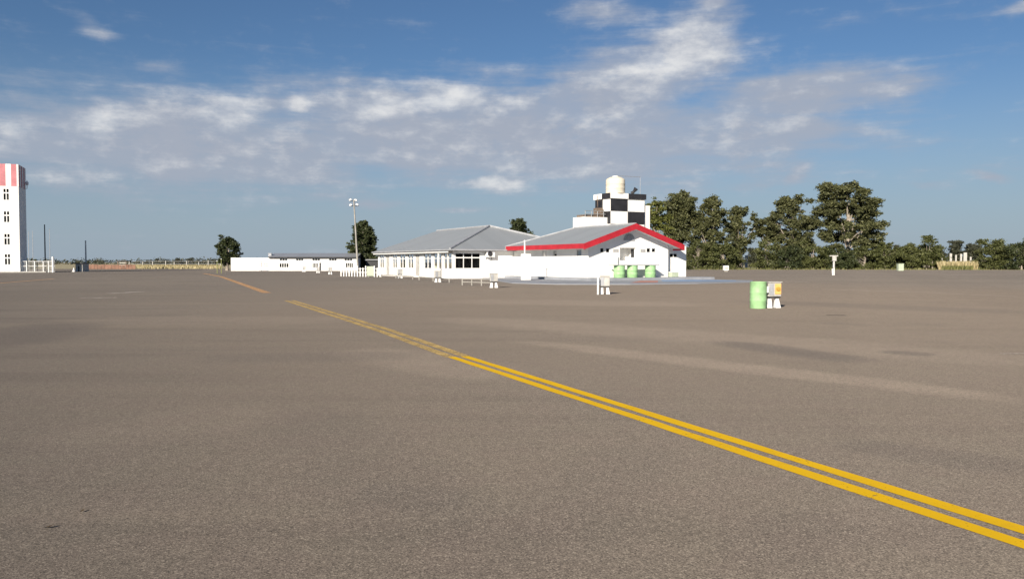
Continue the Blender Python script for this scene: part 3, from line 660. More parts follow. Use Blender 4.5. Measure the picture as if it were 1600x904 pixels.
for P in ([(0, 0, 0), (0, 7, 0), (0, 7, PH), (0, 0, PH)], [(w2, 0, 0), (w2, 7, 0), (w2, 7, PH), (w2, 0, PH)], [(0, 7, 0), (w2, 7, 0), (w2, 7, PH), (0, 7, PH)], [(0, 0, PH), (w2, 0, PH), (w2, 7, PH), (0, 7, PH)]): mb.face(P)
mb.build('wall', M['white'], low)
for o in hi: window(low, FL, f1, o, 3, None, [], fw=.05)
for o in lw: window(low, FL, f1, o, 4, None, [(.28, .48, .95), (.55, .72, .9)], fw=.07)
for o in dr: mb = MB(FL); mb.box((o[0], .05, o[2]), (o[1], .1, o[3])); mb.build('door', M['dark'], low)
mb = MB(FL); zr0, zr1 = 2.42, 3.15
A_, B_, C_, D_ = (xs, -.5, zr0 + .1), (w2 + .2, -.5, zr0 + .1), (w2 + .2, 4.2, zr1 + .1), (xs, 4.2, zr1 + .1)
mb.face([A_, B_, C_, D_], 0, [(0, 0), (14, 0), (14, 4), (0, 4)]); E_, F_ = (w2 + .2, 7.5, zr0 + .1), (xs, 7.5, zr0 + .1); mb.face([D_, C_, E_, F_], 0, [(0, 4), (14, 4), (14, 0), (0, 0)])
mb.face([(xs, -.5, zr0 - .06), (w2 + .2, -.5, zr0 - .06), B_, A_], 1); mb.face([(xs, -.5, zr0 - .06), (w2 + .2, -.5, zr0 - .06), (w2 + .2, 7.5, zr0 - .06), (xs, 7.5, zr0 - .06)], 1)
for x in (xs, w2 + .2): mb.face([(x, -.5, zr0 - .06), (x, 7.5, zr0 - .06), (x, 7.5, zr0 + .1), (x, 4.2, zr1 + .1), (x, -.5, zr0 + .1)], 1)
mb.build('roof', [M['roofdark'], M['dark']], low)
mb = MB(FL); mb.box((xs - .3, 1, PH + .002), (xs + .25, 1.6, PH + .75)); mb.box((xs - .36, .95, PH + .752), (xs + .31, 1.65, PH + .85)); mb.build('chimney', M['grey'], low)
# red pipe frame before its blank wall
a0, a1 = on_wall(406.8, FL, f1), on_wall(415.2, FL, f1); o = thing('ladder_frame', FL((a0, -.6, 0)), 'thin red pipe frame against the blank end of the far low white building', 'frame')
mb = MB(FL)
for a in (a0, a1): mb.tube([(a, -.5, 0), (a, -.5, 2.25)], .03, 6)
mb.build('upright', M['fadedred'], o); mb = MB(FL)
for z in (.25, 1.15, 1.55): mb.tube([(a0 - .25, -.5, z), (a1 + .3, -.5, z)], .025, 6)
mb.build('crossbar', M['fadedred'], o)
# small grey shed right of the tree
p = AT(572, 150); FS = frame((p.x, p.y), (-.1, 1)); sh = thing('shed', (p.x, p.y, 0), 'low dark shed with grey roof between the tall tree and the hall', 'shed')
mb = MB(FS); mb.box((0, 0, 0), (4.2, 4, 1.9)); mb.build('wall', M['dark'], sh); mb = MB(FS); mb.poly([(-.2, -.4, 1.9), (4.4, -.4, 1.9), (4.4, 4.3, 2.6), (-.2, 4.3, 2.6), (-.2, -.4, 2.0), (4.4, -.4, 2.0), (4.4, 4.3, 2.7), (-.2, 4.3, 2.7)], [(0, 3, 2, 1), (4, 5, 6, 7), (0, 1, 5, 4), (1, 2, 6, 5), (2, 3, 7, 6), (3, 0, 4, 7)]); mb.build('roof', M['roofdark'], sh)
# white fence between pole and hall
fp, fq = G(533, 431.5), G(594, 432.5); fe = thing('picket_fence', fp, 'white post fence with a pale green gate panel beside the far end of the hall', 'fence')
for k in range(15):
    q = fp.lerp(fq, k / 14); hh = (.95 if k % 3 else 1.15); mb = MB(); mb.box((q.x - .05, q.y - .05, 0), (q.x + .05, q.y + .05, hh)); mb.build('post', M['trim'], fe)
for z in (.45, .85): mb = MB(); mb.tube([(fp.x, fp.y, z), (fq.x, fq.y, z)], .025, 6); mb.build('rail', M['trim'], fe)
a, b = fp.lerp(fq, .70), fp.lerp(fq, .84); mb = MB(); mb.box((a.x, a.y - .12, .1), (b.x, b.y - .08, 1.1)); mb.build('gate_panel', M['palegreen'], fe)
# flood light pole
p = G(559.5, 425); hp = 113 * p.y / FPX; pole = thing('floodlight_pole', p, 'tall pale leaning pole with floodlights at the top, before the tall tree', 'light pole'); tp = p + Vector((-6 * p.y / FPX, 0, hp))
mb = MB(); mb.tube([p, p.lerp(tp, .5), tp], [.17, .13, .09], 12); mb.build('shaft', M['concrete'], pole, smooth=True)
mb = MB(); mb.tube([tp + Vector((-.55, 0, -1.0)), tp + Vector((.75, 0, -1.0))], .05, 8); mb.tube([tp + Vector((-.6, 0, -.25)), tp + Vector((.5, 0, -.25))], .05, 8); mb.build('crossarm', M['dark'], pole)
for dx, dz, r in ((-.5, -.05, .6), (.35, -.1, -.3), (-.45, -.85, .3), (.55, -.8, -.4)):
    c = tp + Vector((dx, -.1, dz)); mb = MB(lambda q: c + Vector(((q[0] * cos(r) - q[2] * sin(r)) * .72, q[1], (q[0] * sin(r) + q[2] * cos(r)) * .72))); mb.poly([(-.3, -.2, -.22), (.3, -.2, -.22), (.3, -.2, .22), (-.3, -.2, .22), (-.12, .15, -.1), (.12, .15, -.1), (.12, .15, .1), (-.12, .15, .1)], [(0, 1, 2, 3), (4, 7, 6, 5), (0, 4, 5, 1), (1, 5, 6, 2), (2, 6, 7, 3), (3, 7, 4, 0)])
    fx = mb.build('floodlight', M['dark'], pole); m2 = MB(mb.F); m2.face([(-.26, -.204, -.18), (.26, -.204, -.18), (.26, -.204, .18), (-.26, -.204, .18)]); m2.build('lens', M['greymetal'], fx)
# ================================================================== FAR LEFT: STRIPED TOWER
p = AT(31.8, 122); u = Vector((-.378, .926)).normalized(); FR = frame((p.x, p.y), (u.x, u.y))
TW, TD = 7.5, 6.0; zb = Z(257.5, 122); zs = Z(291.5, 122)
st = thing('striped_tower', (p.x, p.y, 0), 'tall white tower with faded red stripes round its top at the left edge', 'tower')
# widen the angle so that the shaded right side shows as a narrow strip
fT = lambda a, n, z: (-TW + a, -n, z)
wins = [rect(7, 17.5, y0, y1, FR, fT) for y0, y1 in ((294.5, 313.5), (329.5, 348), (364.5, 383), (396, 414))]
oth = [(a0 - 3.3, a1 - 3.3, z0, z1) for a0, a1, z0, z1 in wins]
mb = MB(FR); wall(mb, fT, TW, 0, zs, wins + oth)
for P in ([(0, 0, 0), (0, TD, 0), (0, TD, zs), (0, 0, zs)], [(-TW, 0, 0), (-TW, TD, 0), (-TW, TD, zs), (-TW, 0, zs)], [(-TW, TD, 0), (0, TD, 0), (0, TD, zs), (-TW, TD, zs)]): mb.face(P)
mb.build('wall', M['white'], st)
for o in wins + oth: window(st, FR, fT, o, 2, o[2] + (o[3] - o[2]) * .62, [(.05, .45, .45), (.55, .95, .45)], fw=.10)
mb = MB(FR); e = .03
stx = [0, -.22, -.95, -1.65, -2.5, -3.2, -4.0, -4.7, -5.5, -6.2, -7.0, -TW]
for k in range(len(stx) - 1): mb.face([(stx[k], -e, zs), (stx[k + 1], -e, zs), (stx[k + 1], -e, zb), (stx[k], -e, zb)], 1 if k in (1, 3, 5, 7, 9) else 0)
for k in range(6): mb.face([(e, k, zs), (e, k + 1, zs), (e, k + 1, zb), (e, k, zb)], 1 if k % 2 == 0 else 0)
mb.face([(e, -e, zs), (0, -e, zs), (0, -e, zb), (e, -e, zb)], 0); mb.face([(e, -e, zs), (e, 0, zs), (e, 0, zb), (e, -e, zb)], 1)
mb.face([(-TW, TD, zs), (e, TD, zs), (e, TD, zb), (-TW, TD, zb)]); mb.face([(-TW, -e, zs), (-TW, TD, zs), (-TW, TD, zb), (-TW, -e, zb)])
mb.face([(-TW, -e, zb), (e, -e, zb), (e, TD, zb), (-TW, TD, zb)]); mb.face([(-TW, -e, zs), (e, -e, zs), (e, 0, zs), (-TW, 0, zs)])
mb.build('parapet', [M['white'], M['fadedred']], st)
mb = MB(FR); mb.tube([(.1, 5, zs - .1), (.35, 5, zs + .1), (.35, 5, zs + 1.4)], .05, 8); mb.lathe((.35, 5, zs + .6), [(.1, 0), (.22, .1), (.22, .5), (.05, .6)], 12); mb.build('antenna', M['trim'], st)
# fence and poles next to it
a, b = G(33, 425.4), G(86, 425.3); fe = thing('panel_fence', a, 'white mesh panel fence at the foot of the striped tower', 'fence')
for x, top in ((34, 408), (42, 407.5), (54.5, 407.5), (68, 408), (76, 407), (83, 401)):
    q = G(x, 425.4); hh = Z(top, q.y); mb = MB(); mb.tube([(q.x, q.y, 0), (q.x, q.y, hh)], .08 if x != 83 else .16, 8); mb.build('post', M['trim'], fe)
mb = MB()
for z in (.12, .95, 1.68): mb.tube([(a.x, a.y, z), (b.x, b.y, z)], .04, 6)
mb.build('rail', M['trim'], fe); mb = MB()
for k in range(60):
    q = a.lerp(b, k / 59); mb.tube([(q.x, q.y + .03, .1), (q.x, q.y + .03, 1.68)], .014, 4)
mb.build('mesh_panel', M['offwhite'], fe)
mb = MB(); q0, q1 = G(-60, 425.9), G(72, 425.4); mb.prism([(q0.x, q0.y), (q1.x, q1.y), (q1.x, q1.y + .4), (q0.x, q0.y + .4)], 0, .16); tag(mb.build('kerb', M['offwhite']), kind='structure')
for x, top, by, r, mt, lab in ((71, 352, 424, .11, 'dark', 'tall dark pole beside the white panel fence'), (134.5, 377, 424, .14, 'greymetal', 'pale grey pole standing alone right of the panel fence'),
                               (45.5, 362, 423, .05, 'greymetal', 'thin pale mast close to the striped tower'), (52, 362, 423, .05, 'greymetal', 'thin pale mast second from the striped tower'), (78.5, 358, 423, .05, 'greymetal', 'thin pale mast just right of the dark pole')):
    g = G(x, by); o = thing('pole', g, lab, 'pole'); hh = Z(top, g.y); mb = MB(); mb.tube([g, (g.x, g.y, hh * .6), (g.x, g.y, hh)], [r, r * .85, r * .7], 10); mb.build('shaft', M[mt], o)
    mb = MB(); mb.lathe((g.x, g.y, hh), [(r * .9, 0), (r * .9, .06), (r * .3, .14)], 8); mb.build('cap', M[mt], o)
for x, top, lab in ((339.5, 408, 'shorter yellow green marker post by the small dark tree'), (346, 405, 'taller yellow green marker post by the small dark tree')):
    g = G(x, 427); o = thing('marker_post', g, lab, 'post'); hh = Z(top, g.y); mb = MB(); mb.tube([g, (g.x, g.y, hh)], .05, 8); mb.build('shaft', paint('yellow_green_paint', (.24, .26, .09), .1), o); mb = MB(); mb.lathe((g.x, g.y, hh), [(.08, 0), (.08, .08), (.02, .1)], 8); mb.build('cap', M['trim'], o)
# barrier of red boards, kiosk, white blocks
rb0, rb1 = G(137, 420.5), G(212, 420.5); o = thing('board_fence', rb0, 'low faded red brown board fence at the far edge of the tarmac', 'fence'); terr = paint('red_brown_boards', (.21, .115, .08), .25, .85, .8)
L_ = (rb1 - rb0).length; n = 14
mb = MB()
for k in range(n):
    q = rb0.lerp(rb1, k / n); q2 = rb0.lerp(rb1, (k + .92) / n); mb.box((q.x, q.y, .05), (q2.x, q.y + .06, .95 + .15 * rng.random()))
mb.build('boards', terr, o); mb = MB(); mb.box((rb0.x, rb0.y + .07, .3), (rb1.x, rb0.y + .14, .42)); mb.build('rail', M['wood'], o)
g = G(190, 418.2); o = thing('kiosk', g, 'small open kiosk with a flat dark roof beyond the red brown fence', 'kiosk'); s = g.y / FPX
mb = MB(); mb.box((g.x - 8 * s, g.y, 10.0 * s), (g.x + 8 * s, g.y + 3, 11.2 * s)); mb.build('roof', M['dark'], o); mb = MB(); mb.box((g.x - 5 * s, g.y + .5, 0), (g.x + 5 * s, g.y + 2.5, 5 * s)); mb.build('counter', M['offwhite'], o)
for dx in (-6.5, 6.5): mb = MB(); mb.box((g.x + dx * s - .1, g.y + .1, 0), (g.x + dx * s + .1, g.y + .3, 10 * s - .002)); mb.build('post', M['wood'], o)
mb = MB(); mb.box((g.x - 7 * s, g.y + .6, 7 * s), (g.x + 7 * s, g.y + .7, 8.6 * s)); mb.build('sign_board', M['offwhite'], o)
g = G(123, 424.3); s = g.y / FPX; o = thing('stall', g, 'low whitish stall with dark doorway left of the pale grey pole', 'stall'); mb = MB(); mb.box((g.x - 5 * s, g.y, 0), (g.x + 6 * s, g.y + 2, 12.5 * s)); mb.build('wall', M['offwhite'], o)
mb = MB(); mb.box((g.x - 10 * s, g.y - .3, 12.5 * s + .002), (g.x + 7 * s, g.y + 2.2, 14 * s)); mb.build('roof', M['dark'], o); mb = MB(); mb.box((g.x - 1 * s, g.y - .02, 0), (g.x + 1.2 * s, g.y - .003, 9 * s)); mb.build('door', M['dark'], o)
g = G(115.5, 424.6); o = thing('traffic_cone', g, 'small white cone left of the whitish stall', 'cone'); mb = MB(); mb.lathe((g.x, g.y, 0.04), [(.22, 0), (.05, .62), (.03, .64)], 14); mb.build('body', M['trim'], o); mb = MB(); mb.box((g.x - .27, g.y - .27, 0), (g.x + .27, g.y + .27, .038)); mb.build('base', M['offwhite'], o)
# long post and rail fence on the far grass
p0, p1 = AT(205, 300), AT(345, 300); o = thing('field_fence', p0, 'long thin fence of pale posts across the far dry grass on the left', 'fence')
for k in range(9):
    q = p0.lerp(p1, k / 8 + rng.uniform(-.02, .02)); mb = MB(); mb.box((q.x - .10, q.y - .1, 0), (q.x + .10, q.y + .1, rng.uniform(1.6, 2.6))); mb.build('post', M['offwhite'], o)
mb = MB()
for z in (1.0, 1.9): mb.box((p0.x, p0.y + .12, z), (p1.x, p0.y + .16, z + .05))
mb.build('wire', M['greymetal'], o)
# ================================================================== VEGETATION
def leaf_cloud(mb, c, rad, n, size, r):
    for _ in range(n):
        d = Vector((r.gauss(0, .47), r.gauss(0, .47), r.gauss(0, .47)))
        if d.length > 1.4: d *= 1.0 / d.length
        p = Vector(c) + Vector((d.x * rad[0], d.y * rad[1], d.z * rad[2]))
        a = Vector((r.gauss(0, 1), r.gauss(0, 1), r.gauss(0, .7))).normalized(); b = a.cross(Vector((r.gauss(0, 1), r.gauss(0, 1), r.gauss(0, 1)))).normalized()
        s = size * r.uniform(.6, 1.35); a *= s; b *= s * r.uniform(.35, .6)
        mb.face([p - a, p + b, p + a, p - b])
def tree(name, base, h, profile, clumps, leaf, mat, label, cat='tree', group=None, seed=1, trunk_r=.3, crown_r=.9, per=130, cl=(.9, 1.6), lean=0.0, low=.25, depth=.8, bark='bark', flat=.75, multi=1):
    """profile: list of (height fraction, left extent, right extent) in metres round the trunk axis"""
    r = random.Random(seed); base = Vector(base); o = thing(name, base, label, cat, group)
    def ext(f):
        for (f0, l0, r0), (f1, l1, r1) in zip(profile[:-1], profile[1:]):
            if f0 <= f <= f1: k = (f - f0) / (f1 - f0 + 1e-9); return l0 + (l1 - l0) * k, r0 + (r1 - r0) * k
        return profile[-1][1:]
    C = []
    fs = [q[0] for q in profile]; tries = 0
    while len(C) < clumps and tries < clumps * 60:
        tries += 1
        f = r.uniform(fs[0], fs[-1]); l, rr = ext(f); wmax = max(max(a[1] + a[2] for a in profile), .1)
        if r.random() > (l + rr) / wmax + .12: continue
        x = r.uniform(-l, rr) ; hw = (l + rr) / 2; xc = (rr - l) / 2
        y = r.uniform(-1, 1) * hw * depth * math.sqrt(max(.05, 1 - ((x - xc) / (hw + .01)) ** 2))
        rad = r.uniform(*cl) * (.42 + .58 * min(1, hw / 1.8))
        sgn = 1 if x > xc else -1
        if hw > rad: x = xc + (x - xc) * (1 - .55 * rad / hw)
        else: x = xc + (x - xc) * .3
        z = h * f; z = min(z, h - rad * flat * .85)
        C.append((Vector((base.x + x + lean * f * h, base.y + y, base.z + max(z, rad * .4))), rad))
    mb = MB()
    for c, rad in C:
        for q in range(3):
            sub = rad * r.uniform(.45, .85); off = Vector((r.gauss(0, .5), r.gauss(0, .5), r.gauss(0, .42))) * rad
            leaf_cloud(mb, c + off, (sub * r.uniform(.8, 1.4), sub, sub * flat * r.uniform(.6, 1.1)), int(per * sub * sub * 1.05), leaf * r.uniform(.62, .9), r)
    t = MB()
    for s in range(multi):
        bx = base + Vector((r.uniform(-.5, .5) * (multi > 1), r.uniform(-.4, .4) * (multi > 1), -.1)); hh = h * r.uniform(.72, .86)
        pts = [bx + Vector((lean * hh * k / 6 + r.uniform(-.12, .12) * k / 3 * trunk_r * 4, r.uniform(-.1, .1) * k / 3, hh * k / 6)) for k in range(7)]
        t.tube(pts, [trunk_r * (1.25 if k == 0 else 1 - .13 * k) for k in range(7)], 8)
        for c, rad in r.sample(C, min(len(C), 14 // multi + 2)):
            k = r.uniform(.2, .75); i = int(k * 6); p0 = pts[i].lerp(pts[i + 1], k * 6 - i)
            if c.z < p0.z: continue
            t.tube([p0, p0.lerp(c, .5) + Vector((0, 0, .25 * rad)), c], [trunk_r * .42, trunk_r * .28, trunk_r * .1], 5)
    t.build('trunk', M[bark], o, smooth=True); mb.build('crown', M[mat], o)
    return o
D1 = 186; S1 = D1 / FPX
def px_tree(x, ytop, prof_px, d, **kw):
    """profile given in picture units at distance d -> metres"""
    s = d / FPX; ht = Z(ytop, d); prof = [((kw_y - 0) , l * s, r * s) for kw_y, l, r in [((Z(y, d)) / ht, l, r) for y, l, r in prof_px]]
    return tree(base=AT(x, d), h=ht, profile=prof, **kw)
E = 'eucalyptus trees behind the house on the right'
px_tree(1022, 312, [(405, 16, 18), (370, 20, 22), (335, 18, 20), (312, 8, 8)], 150, name='leafy_tree', clumps=34, leaf=.34, mat='leaf_light', label='yellow green leafy tree directly right of the checkered tower', seed=3, cl=(.9, 1.5))
px_tree(1063, 298, [(400, 24, 24), (370, 26, 27), (340, 24, 26), (318, 25, 24), (298, 14, 20)], 186, name='eucalyptus_tree', clumps=70, leaf=.36, mat='leaf_euc', label='tall eucalyptus with a rounded dark head, second tree right of the checkered tower', group=E, seed=5, cl=(1.0, 1.9), trunk_r=.4)
px_tree(1110, 312, [(402, 26, 30), (370, 28, 32), (345, 24, 26), (330, 16, 18), (312, 9, 10)], 182, name='eucalyptus_tree', clumps=58, leaf=.36, mat='leaf_euc', label='eucalyptus with a narrow pointed top, third tree right of the checkered tower', group=E, seed=6, cl=(.9, 1.7), trunk_r=.35)
px_tree(1157, 322, [(398, 12, 10), (372, 20, 22), (352, 26, 30), (336, 22, 24), (322, 9, 11)], 190, name='eucalyptus_tree', clumps=38, leaf=.36, mat='leaf_euc', label='sparser eucalyptus with sky below its crown, left of the gap in the trees', group=E, seed=8, cl=(.8, 1.6), trunk_r=.32, lean=-.02)
px_tree(1237, 307, [(400, 26, 28), (385, 34, 40), (355, 40, 46), (335, 36, 40), (320, 24, 30), (307, 10, 14)], 186, name='eucalyptus_tree', clumps=84, leaf=.36, mat='leaf_euc', label='broad eucalyptus between the sky gap and the tallest tree', group=E, seed=9, cl=(.9, 1.8), trunk_r=.42, multi=2)
px_tree(1322, 287, [(402, 30, 52), (385, 36, 62), (362, 46, 58), (340, 48, 54), (320, 46, 50), (303, 46, 36), (287, 40, 10)], 184, name='eucalyptus_tree', clumps=118, leaf=.36, mat='leaf_euc', label='tallest and widest eucalyptus of the group with a split top', group=E, seed=11, cl=(.9, 1.9), trunk_r=.5, multi=2)
px_tree(1197, 344, [(372, 12, 14), (362, 18, 20), (352, 14, 16), (344, 6, 8)], 192, name='eucalyptus_tree', clumps=22, leaf=.36, mat='leaf_euc', label='lower young eucalyptus bridging the gap left of the broad one', group=E, seed=14, cl=(.8, 1.4), trunk_r=.25)
# shrubs in front of and between the trees
BG = 'shrubs along the far right edge of the tarmac'
bushes = [(1090, 376, 22, 24, 178, 'leaf_bush', 'rounded shrub just right of the annex corner'), (1128, 380, 22, 24, 176, 'leaf_bush', 'rounded shrub left of the white gate posts'), (1196, 378, 22, 24, 178, 'leaf_bush', 'olive shrub just right of the white gate posts'),
          (1232, 384, 22, 24, 176, 'leaf_dark', 'dark shrub under the broad eucalyptus'), (1270, 381, 24, 24, 178, 'leaf_bush', 'shrub left of the grey tee post, under the tree gap'), (1312, 388, 22, 24, 176, 'leaf_dark', 'dark shrub just right of the grey tee post'),
          (1348, 384, 24, 26, 178, 'leaf_bush', 'shrub under the right side of the tallest eucalyptus'), (1385, 381, 22, 22, 178, 'leaf_bush', 'shrub left of the pale green cabinet'), (1420, 383, 20, 22, 180, 'leaf_bush', 'shrub right behind the pale green cabinet'), (1452, 370, 17, 18, 178, 'leaf_bush', 'pointed taller shrub left of the post fence gap'),
          (1552, 375, 30, 30, 172, 'leaf_bush', 'large rounded shrub right of the post fence gap'), (1592, 378, 24, 26, 168, 'leaf_dark', 'dark shrub nearly at the right edge'), (1612, 362, 18, 24, 176, 'leaf_dark', 'tall dark shrub cut by the right edge'),
          (1370, 386, 22, 22, 184, 'leaf_dark', 'dark shrub behind the right flank of the tallest eucalyptus'), (1404, 387, 20, 20, 186, 'leaf_dark', 'dark shrub half hidden behind the pale green cabinet'), (1438, 384, 19, 19, 185, 'leaf_bush', 'shrub between the pale green cabinet and the pointed shrub'),
          (1290, 386, 22, 22, 182, 'leaf_dark', 'dark shrub behind the grey tee post'), (1108, 384, 22, 22, 182, 'leaf_dark', 'dark shrub in the row right of the annex'), (1574, 380, 24, 24, 178, 'leaf_bush', 'shrub between the large rounded one and the right edge'), (1145, 392, 12, 10, 182, 'leaf_bush', 'low shrub beside the shorter white gate post')]
for i, (x, yt, l, rr, d, mt, lab) in enumerate(bushes):
    px_tree(x, yt, [(419, l * .9, rr * .9), (408, l, rr), (396, l * .95, rr * .95), (yt + 5, l * .6, rr * .6), (yt, l * .25, rr * .3)], d, name='shrub', clumps=34, leaf=.26, mat=mt, label=lab, cat='shrub', group=BG, seed=20 + i, cl=(.7, 1.3), trunk_r=.12, per=170, multi=3)
# far trees beyond the gap on the right
for i, (x, yt, l, rr, lab) in enumerate(((1492, 377, 12, 14, 'small round far tree behind the post fence'), (1517, 381, 12, 12, 'low far tree right of the post fence'), (1462, 384, 13, 13, 'low far tree behind the pointed shrub'), (1402, 385, 16, 16, 'low far tree behind the shrubs near the cabinet'), (1180, 389, 14, 14, 'low far tree in the sky gap between eucalyptus trees'))):
    px_tree(x, yt, [(414, l * .7, rr * .7), (400, l, rr), (yt + 5, l * .7, rr * .7), (yt, l * .3, rr * .3)], 260, name='far_tree', clumps=22, leaf=.42, mat='leaf_far', label=lab, group='far trees at right', seed=50 + i, cl=(1.0, 1.7), trunk_r=.2, per=110)
# left trees
px_tree(355, 368, [(412, 10, 10), (400, 14, 20), (388, 17, 20), (377, 16, 12), (368, 9, 5)], 152, name='small_tree', clumps=75, leaf=.22, mat='leaf_dark', flat=.9, label='small dark windswept tree at the left end of the far low white building', seed=31, cl=(.45, .85), trunk_r=.28, per=330, low=.1)
px_tree(567, 345, [(416, 10, 14), (405, 19, 20), (385, 21, 21), (365, 14, 17), (352, 8, 9), (345, 4, 5)], 152, name='tall_tree', clumps=130, leaf=.26, mat='leaf_dark', label='tall dark cone shaped tree behind the floodlight pole', seed=33, cl=(.5, .95), trunk_r=.3, per=300)
px_tree(813, 341, [(395, 18, 20), (372, 18, 21), (358, 18, 14), (347, 16, 6), (341, 12, -4)], 130, name='dark_tree', clumps=85, leaf=.24, mat='leaf_dark', label='dark slanting tree top showing behind the hall roof', seed=35, cl=(.5, .95), trunk_r=.28, per=280)
px_tree(52, 404, [(420, 7, 7), (410, 7, 7), (404, 4, 4)], 160, name='shrub', clumps=14, leaf=.2, mat='leaf_dark', label='dark little shrub behind the white panel fence by the striped tower', cat='shrub', seed=36, cl=(.4, .6), trunk_r=.08, per=300)
# row of far shrubs on the dry grass, left
protos = []
for i in range(3): protos.append(px_tree(230 + 8 * i, 405.5 - i * .6, [(417, 2.6, 2.8), (411, 4, 4), (405, 2.4, 2.4)], 350, name='far_shrub', clumps=22, leaf=.26, mat='leaf_far', label='small dark far shrub in a row on the dry grass at left', cat='shrub', group='row of far shrubs on the left', seed=60 + i, cl=(.5, .85), trunk_r=.12, per=120))
for k in range(15):
    src = protos[k % 3]; c = copy_tree(src); x = 225 + 7.8 * k + rng.uniform(-2, 2) + (16 if k > 0 else 0); c.location = AT(min(x, 336), 345 + rng.uniform(-20, 20)); c.rotation_euler.z = rng.uniform(0, 6.28); s = rng.uniform(.75, 1.2); c.scale = (s, s, s)
# far-off wood along the horizon: one mass
mb = MB(); r = random.Random(99)
for k in range(1100):
    x = r.uniform(-300, 1900); d = r.uniform(560, 760)
    if x > 700: d = r.uniform(420, 560)
    q = AT(x, d); hgt = r.uniform(2.6, 5.2) * (1.25 if x > 1100 else 1)
    leaf_cloud(mb, (q.x, q.y, hgt * .5), (r.uniform(2, 4.5), 2.5, hgt * .55), 26, .8, r)
tag(mb.build('far_wood', M['leaf_far']), 'dark line of far-off trees along the horizon', 'wood', kind='stuff')
# dry grass: verge strips along the tarmac edge and tall tufts in the gap
straw = foliage('dry_grass', (.30, .25, .12), (.56, .48, .28), (.2, .19, .07)); grn = foliage('green_grass', (.09, .10, .03), (.22, .22, .08), (.3, .25, .14))
def tufts(name, area, n, h0, h1, mat, label, seed, w=.05):
    mb = MB(); r = random.Random(seed)
    for _ in range(n):
        p = area(r); a = r.uniform(0, pi); h = r.uniform(h0, h1); dx, dy = cos(a) * w * h * 2, sin(a) * w * h * 2; lx, ly = r.uniform(-.3, .3) * h, r.uniform(-.3, .3) * h
        mb.face([(p.x - dx, p.y - dy, 0), (p.x + dx, p.y + dy, 0), (p.x + lx, p.y + ly, h)])
    tag(mb.build(name, mat), label, 'grass', kind='stuff')
tufts('dry_grass', lambda r: AT(r.uniform(205, 345), r.uniform(192, 330)), 9000, .3, .8, straw, 'pale dry grass beyond the tarmac on the left', 1, .12)
tufts('tall_dry_grass', lambda r: AT(r.uniform(1466, 1526), r.uniform(168, 178)), 2600, .8, 2.0, straw, 'tall straw coloured grass in the gap between the right shrubs', 2, .05)
tufts('green_grass', lambda r: AT(r.uniform(1472, 1520), r.uniform(163, 168)), 1500, .4, 1.0, grn, 'green grass before the tall straw coloured grass', 3, .06)
tufts('verge_grass', lambda r: AT(r.uniform(1060, 1660), 184 - abs(r.gauss(0, 9))), 4500, .12, .5, grn, 'thin dry grass along the foot of the right shrubs', 4, .10)
# ================================================================== LIGHT, SKY
SUN_EL = R(23.5); SUN_AZ = atan2(-.386, -.922)
sun = bpy.data.lights.new('sun', 'SUN'); so = bpy.data.objects.new('sun', sun); COL.objects.link(so)
sd = Vector((sin(SUN_AZ) * cos(SUN_EL), cos(SUN_AZ) * cos(SUN_EL), sin(SUN_EL)))
so.rotation_euler = sd.to_track_quat('Z', 'Y').to_euler(); sun.energy = 4.8; sun.angle = R(.5); sun.color = (1, .90, .77)
w = bpy.data.worlds.new("World"); scene.world = w; w.use_nodes = True; nt = w.node_tree; nt.nodes.clear()
out = nt.nodes.new('ShaderNodeOutputWorld'); sky = nt.nodes.new('ShaderNodeTexSky'); sky.sky_type = 'NISHITA'; sky.sun_disc = False
sky.sun_elevation = SUN_EL; sky.sun_rotation = SUN_AZ % (2 * pi); sky.altitude = 200; sky.air_density = 1.0; sky.dust_density = .6; sky.ozone_density = 2.5
bg = nt.nodes.new('ShaderNodeBackground'); skc = mixc(nt, 1.0, sky.outputs[0], (.63, .785, .95), 'MULTIPLY')
_s = nt.nodes.new('ShaderNodeSeparateXYZ'); nt.links.new(nt.nodes.new('ShaderNodeTexCoord').outputs['Generated'], _s.inputs[0])
skc = mixc(nt, mapr(nt, _s.outputs[2], -.03, .25, .90, 0), skc, (4.15, 5.05, 6.1)); nt.links.new(skc, bg.inputs[0]); bg.inputs[1].default_value = .05
tc = nt.nodes.new('ShaderNodeTexCoord').outputs['Generated']; sp = nt.nodes.new('ShaderNodeSeparateXYZ'); nt.links.new(tc, sp.inputs[0])
az = mth(nt, 'ARCTAN2', sp.outputs[0], sp.outputs[1]); el = mth(nt, 'ARCSINE', sp.outputs[2])
cb = nt.nodes.new('ShaderNodeCombineXYZ'); nt.links.new(az, cb.inputs[0]); nt.links.new(mth(nt, 'MULTIPLY', el, 1.9), cb.inputs[1])
vec = cb.outputs[0]
def vadd(v, x, y):
    n = nt.nodes.new('ShaderNodeVectorMath'); n.operation = 'ADD'; nt.links.new(v, n.inputs[0]); n.inputs[1].default_value = (x, y, 0); return n.outputs[0]
wn = N(nt, 'ShaderNodeTexNoise', Scale=9.0, Detail=4.0); nt.links.new(vec, wn.inputs['Vector'])
wv = nt.nodes.new('ShaderNodeVectorMath'); wv.operation = 'SCALE'; wv.inputs[3].default_value = .035
ws = nt.nodes.new('ShaderNodeVectorMath'); ws.operation = 'SUBTRACT'; nt.links.new(wn.outputs['Color'], ws.inputs[0]); ws.inputs[1].default_value = (.5, .5, .5)
nt.links.new(ws.outputs[0], wv.inputs[0]); wa_ = nt.nodes.new('ShaderNodeVectorMath'); wa_.operation = 'ADD'; nt.links.new(vec, wa_.inputs[0]); nt.links.new(wv.outputs[0], wa_.inputs[1]); vw = wa_.outputs[0]
sw = nt.nodes.new('ShaderNodeSeparateXYZ'); nt.links.new(vw, sw.inputs[0])
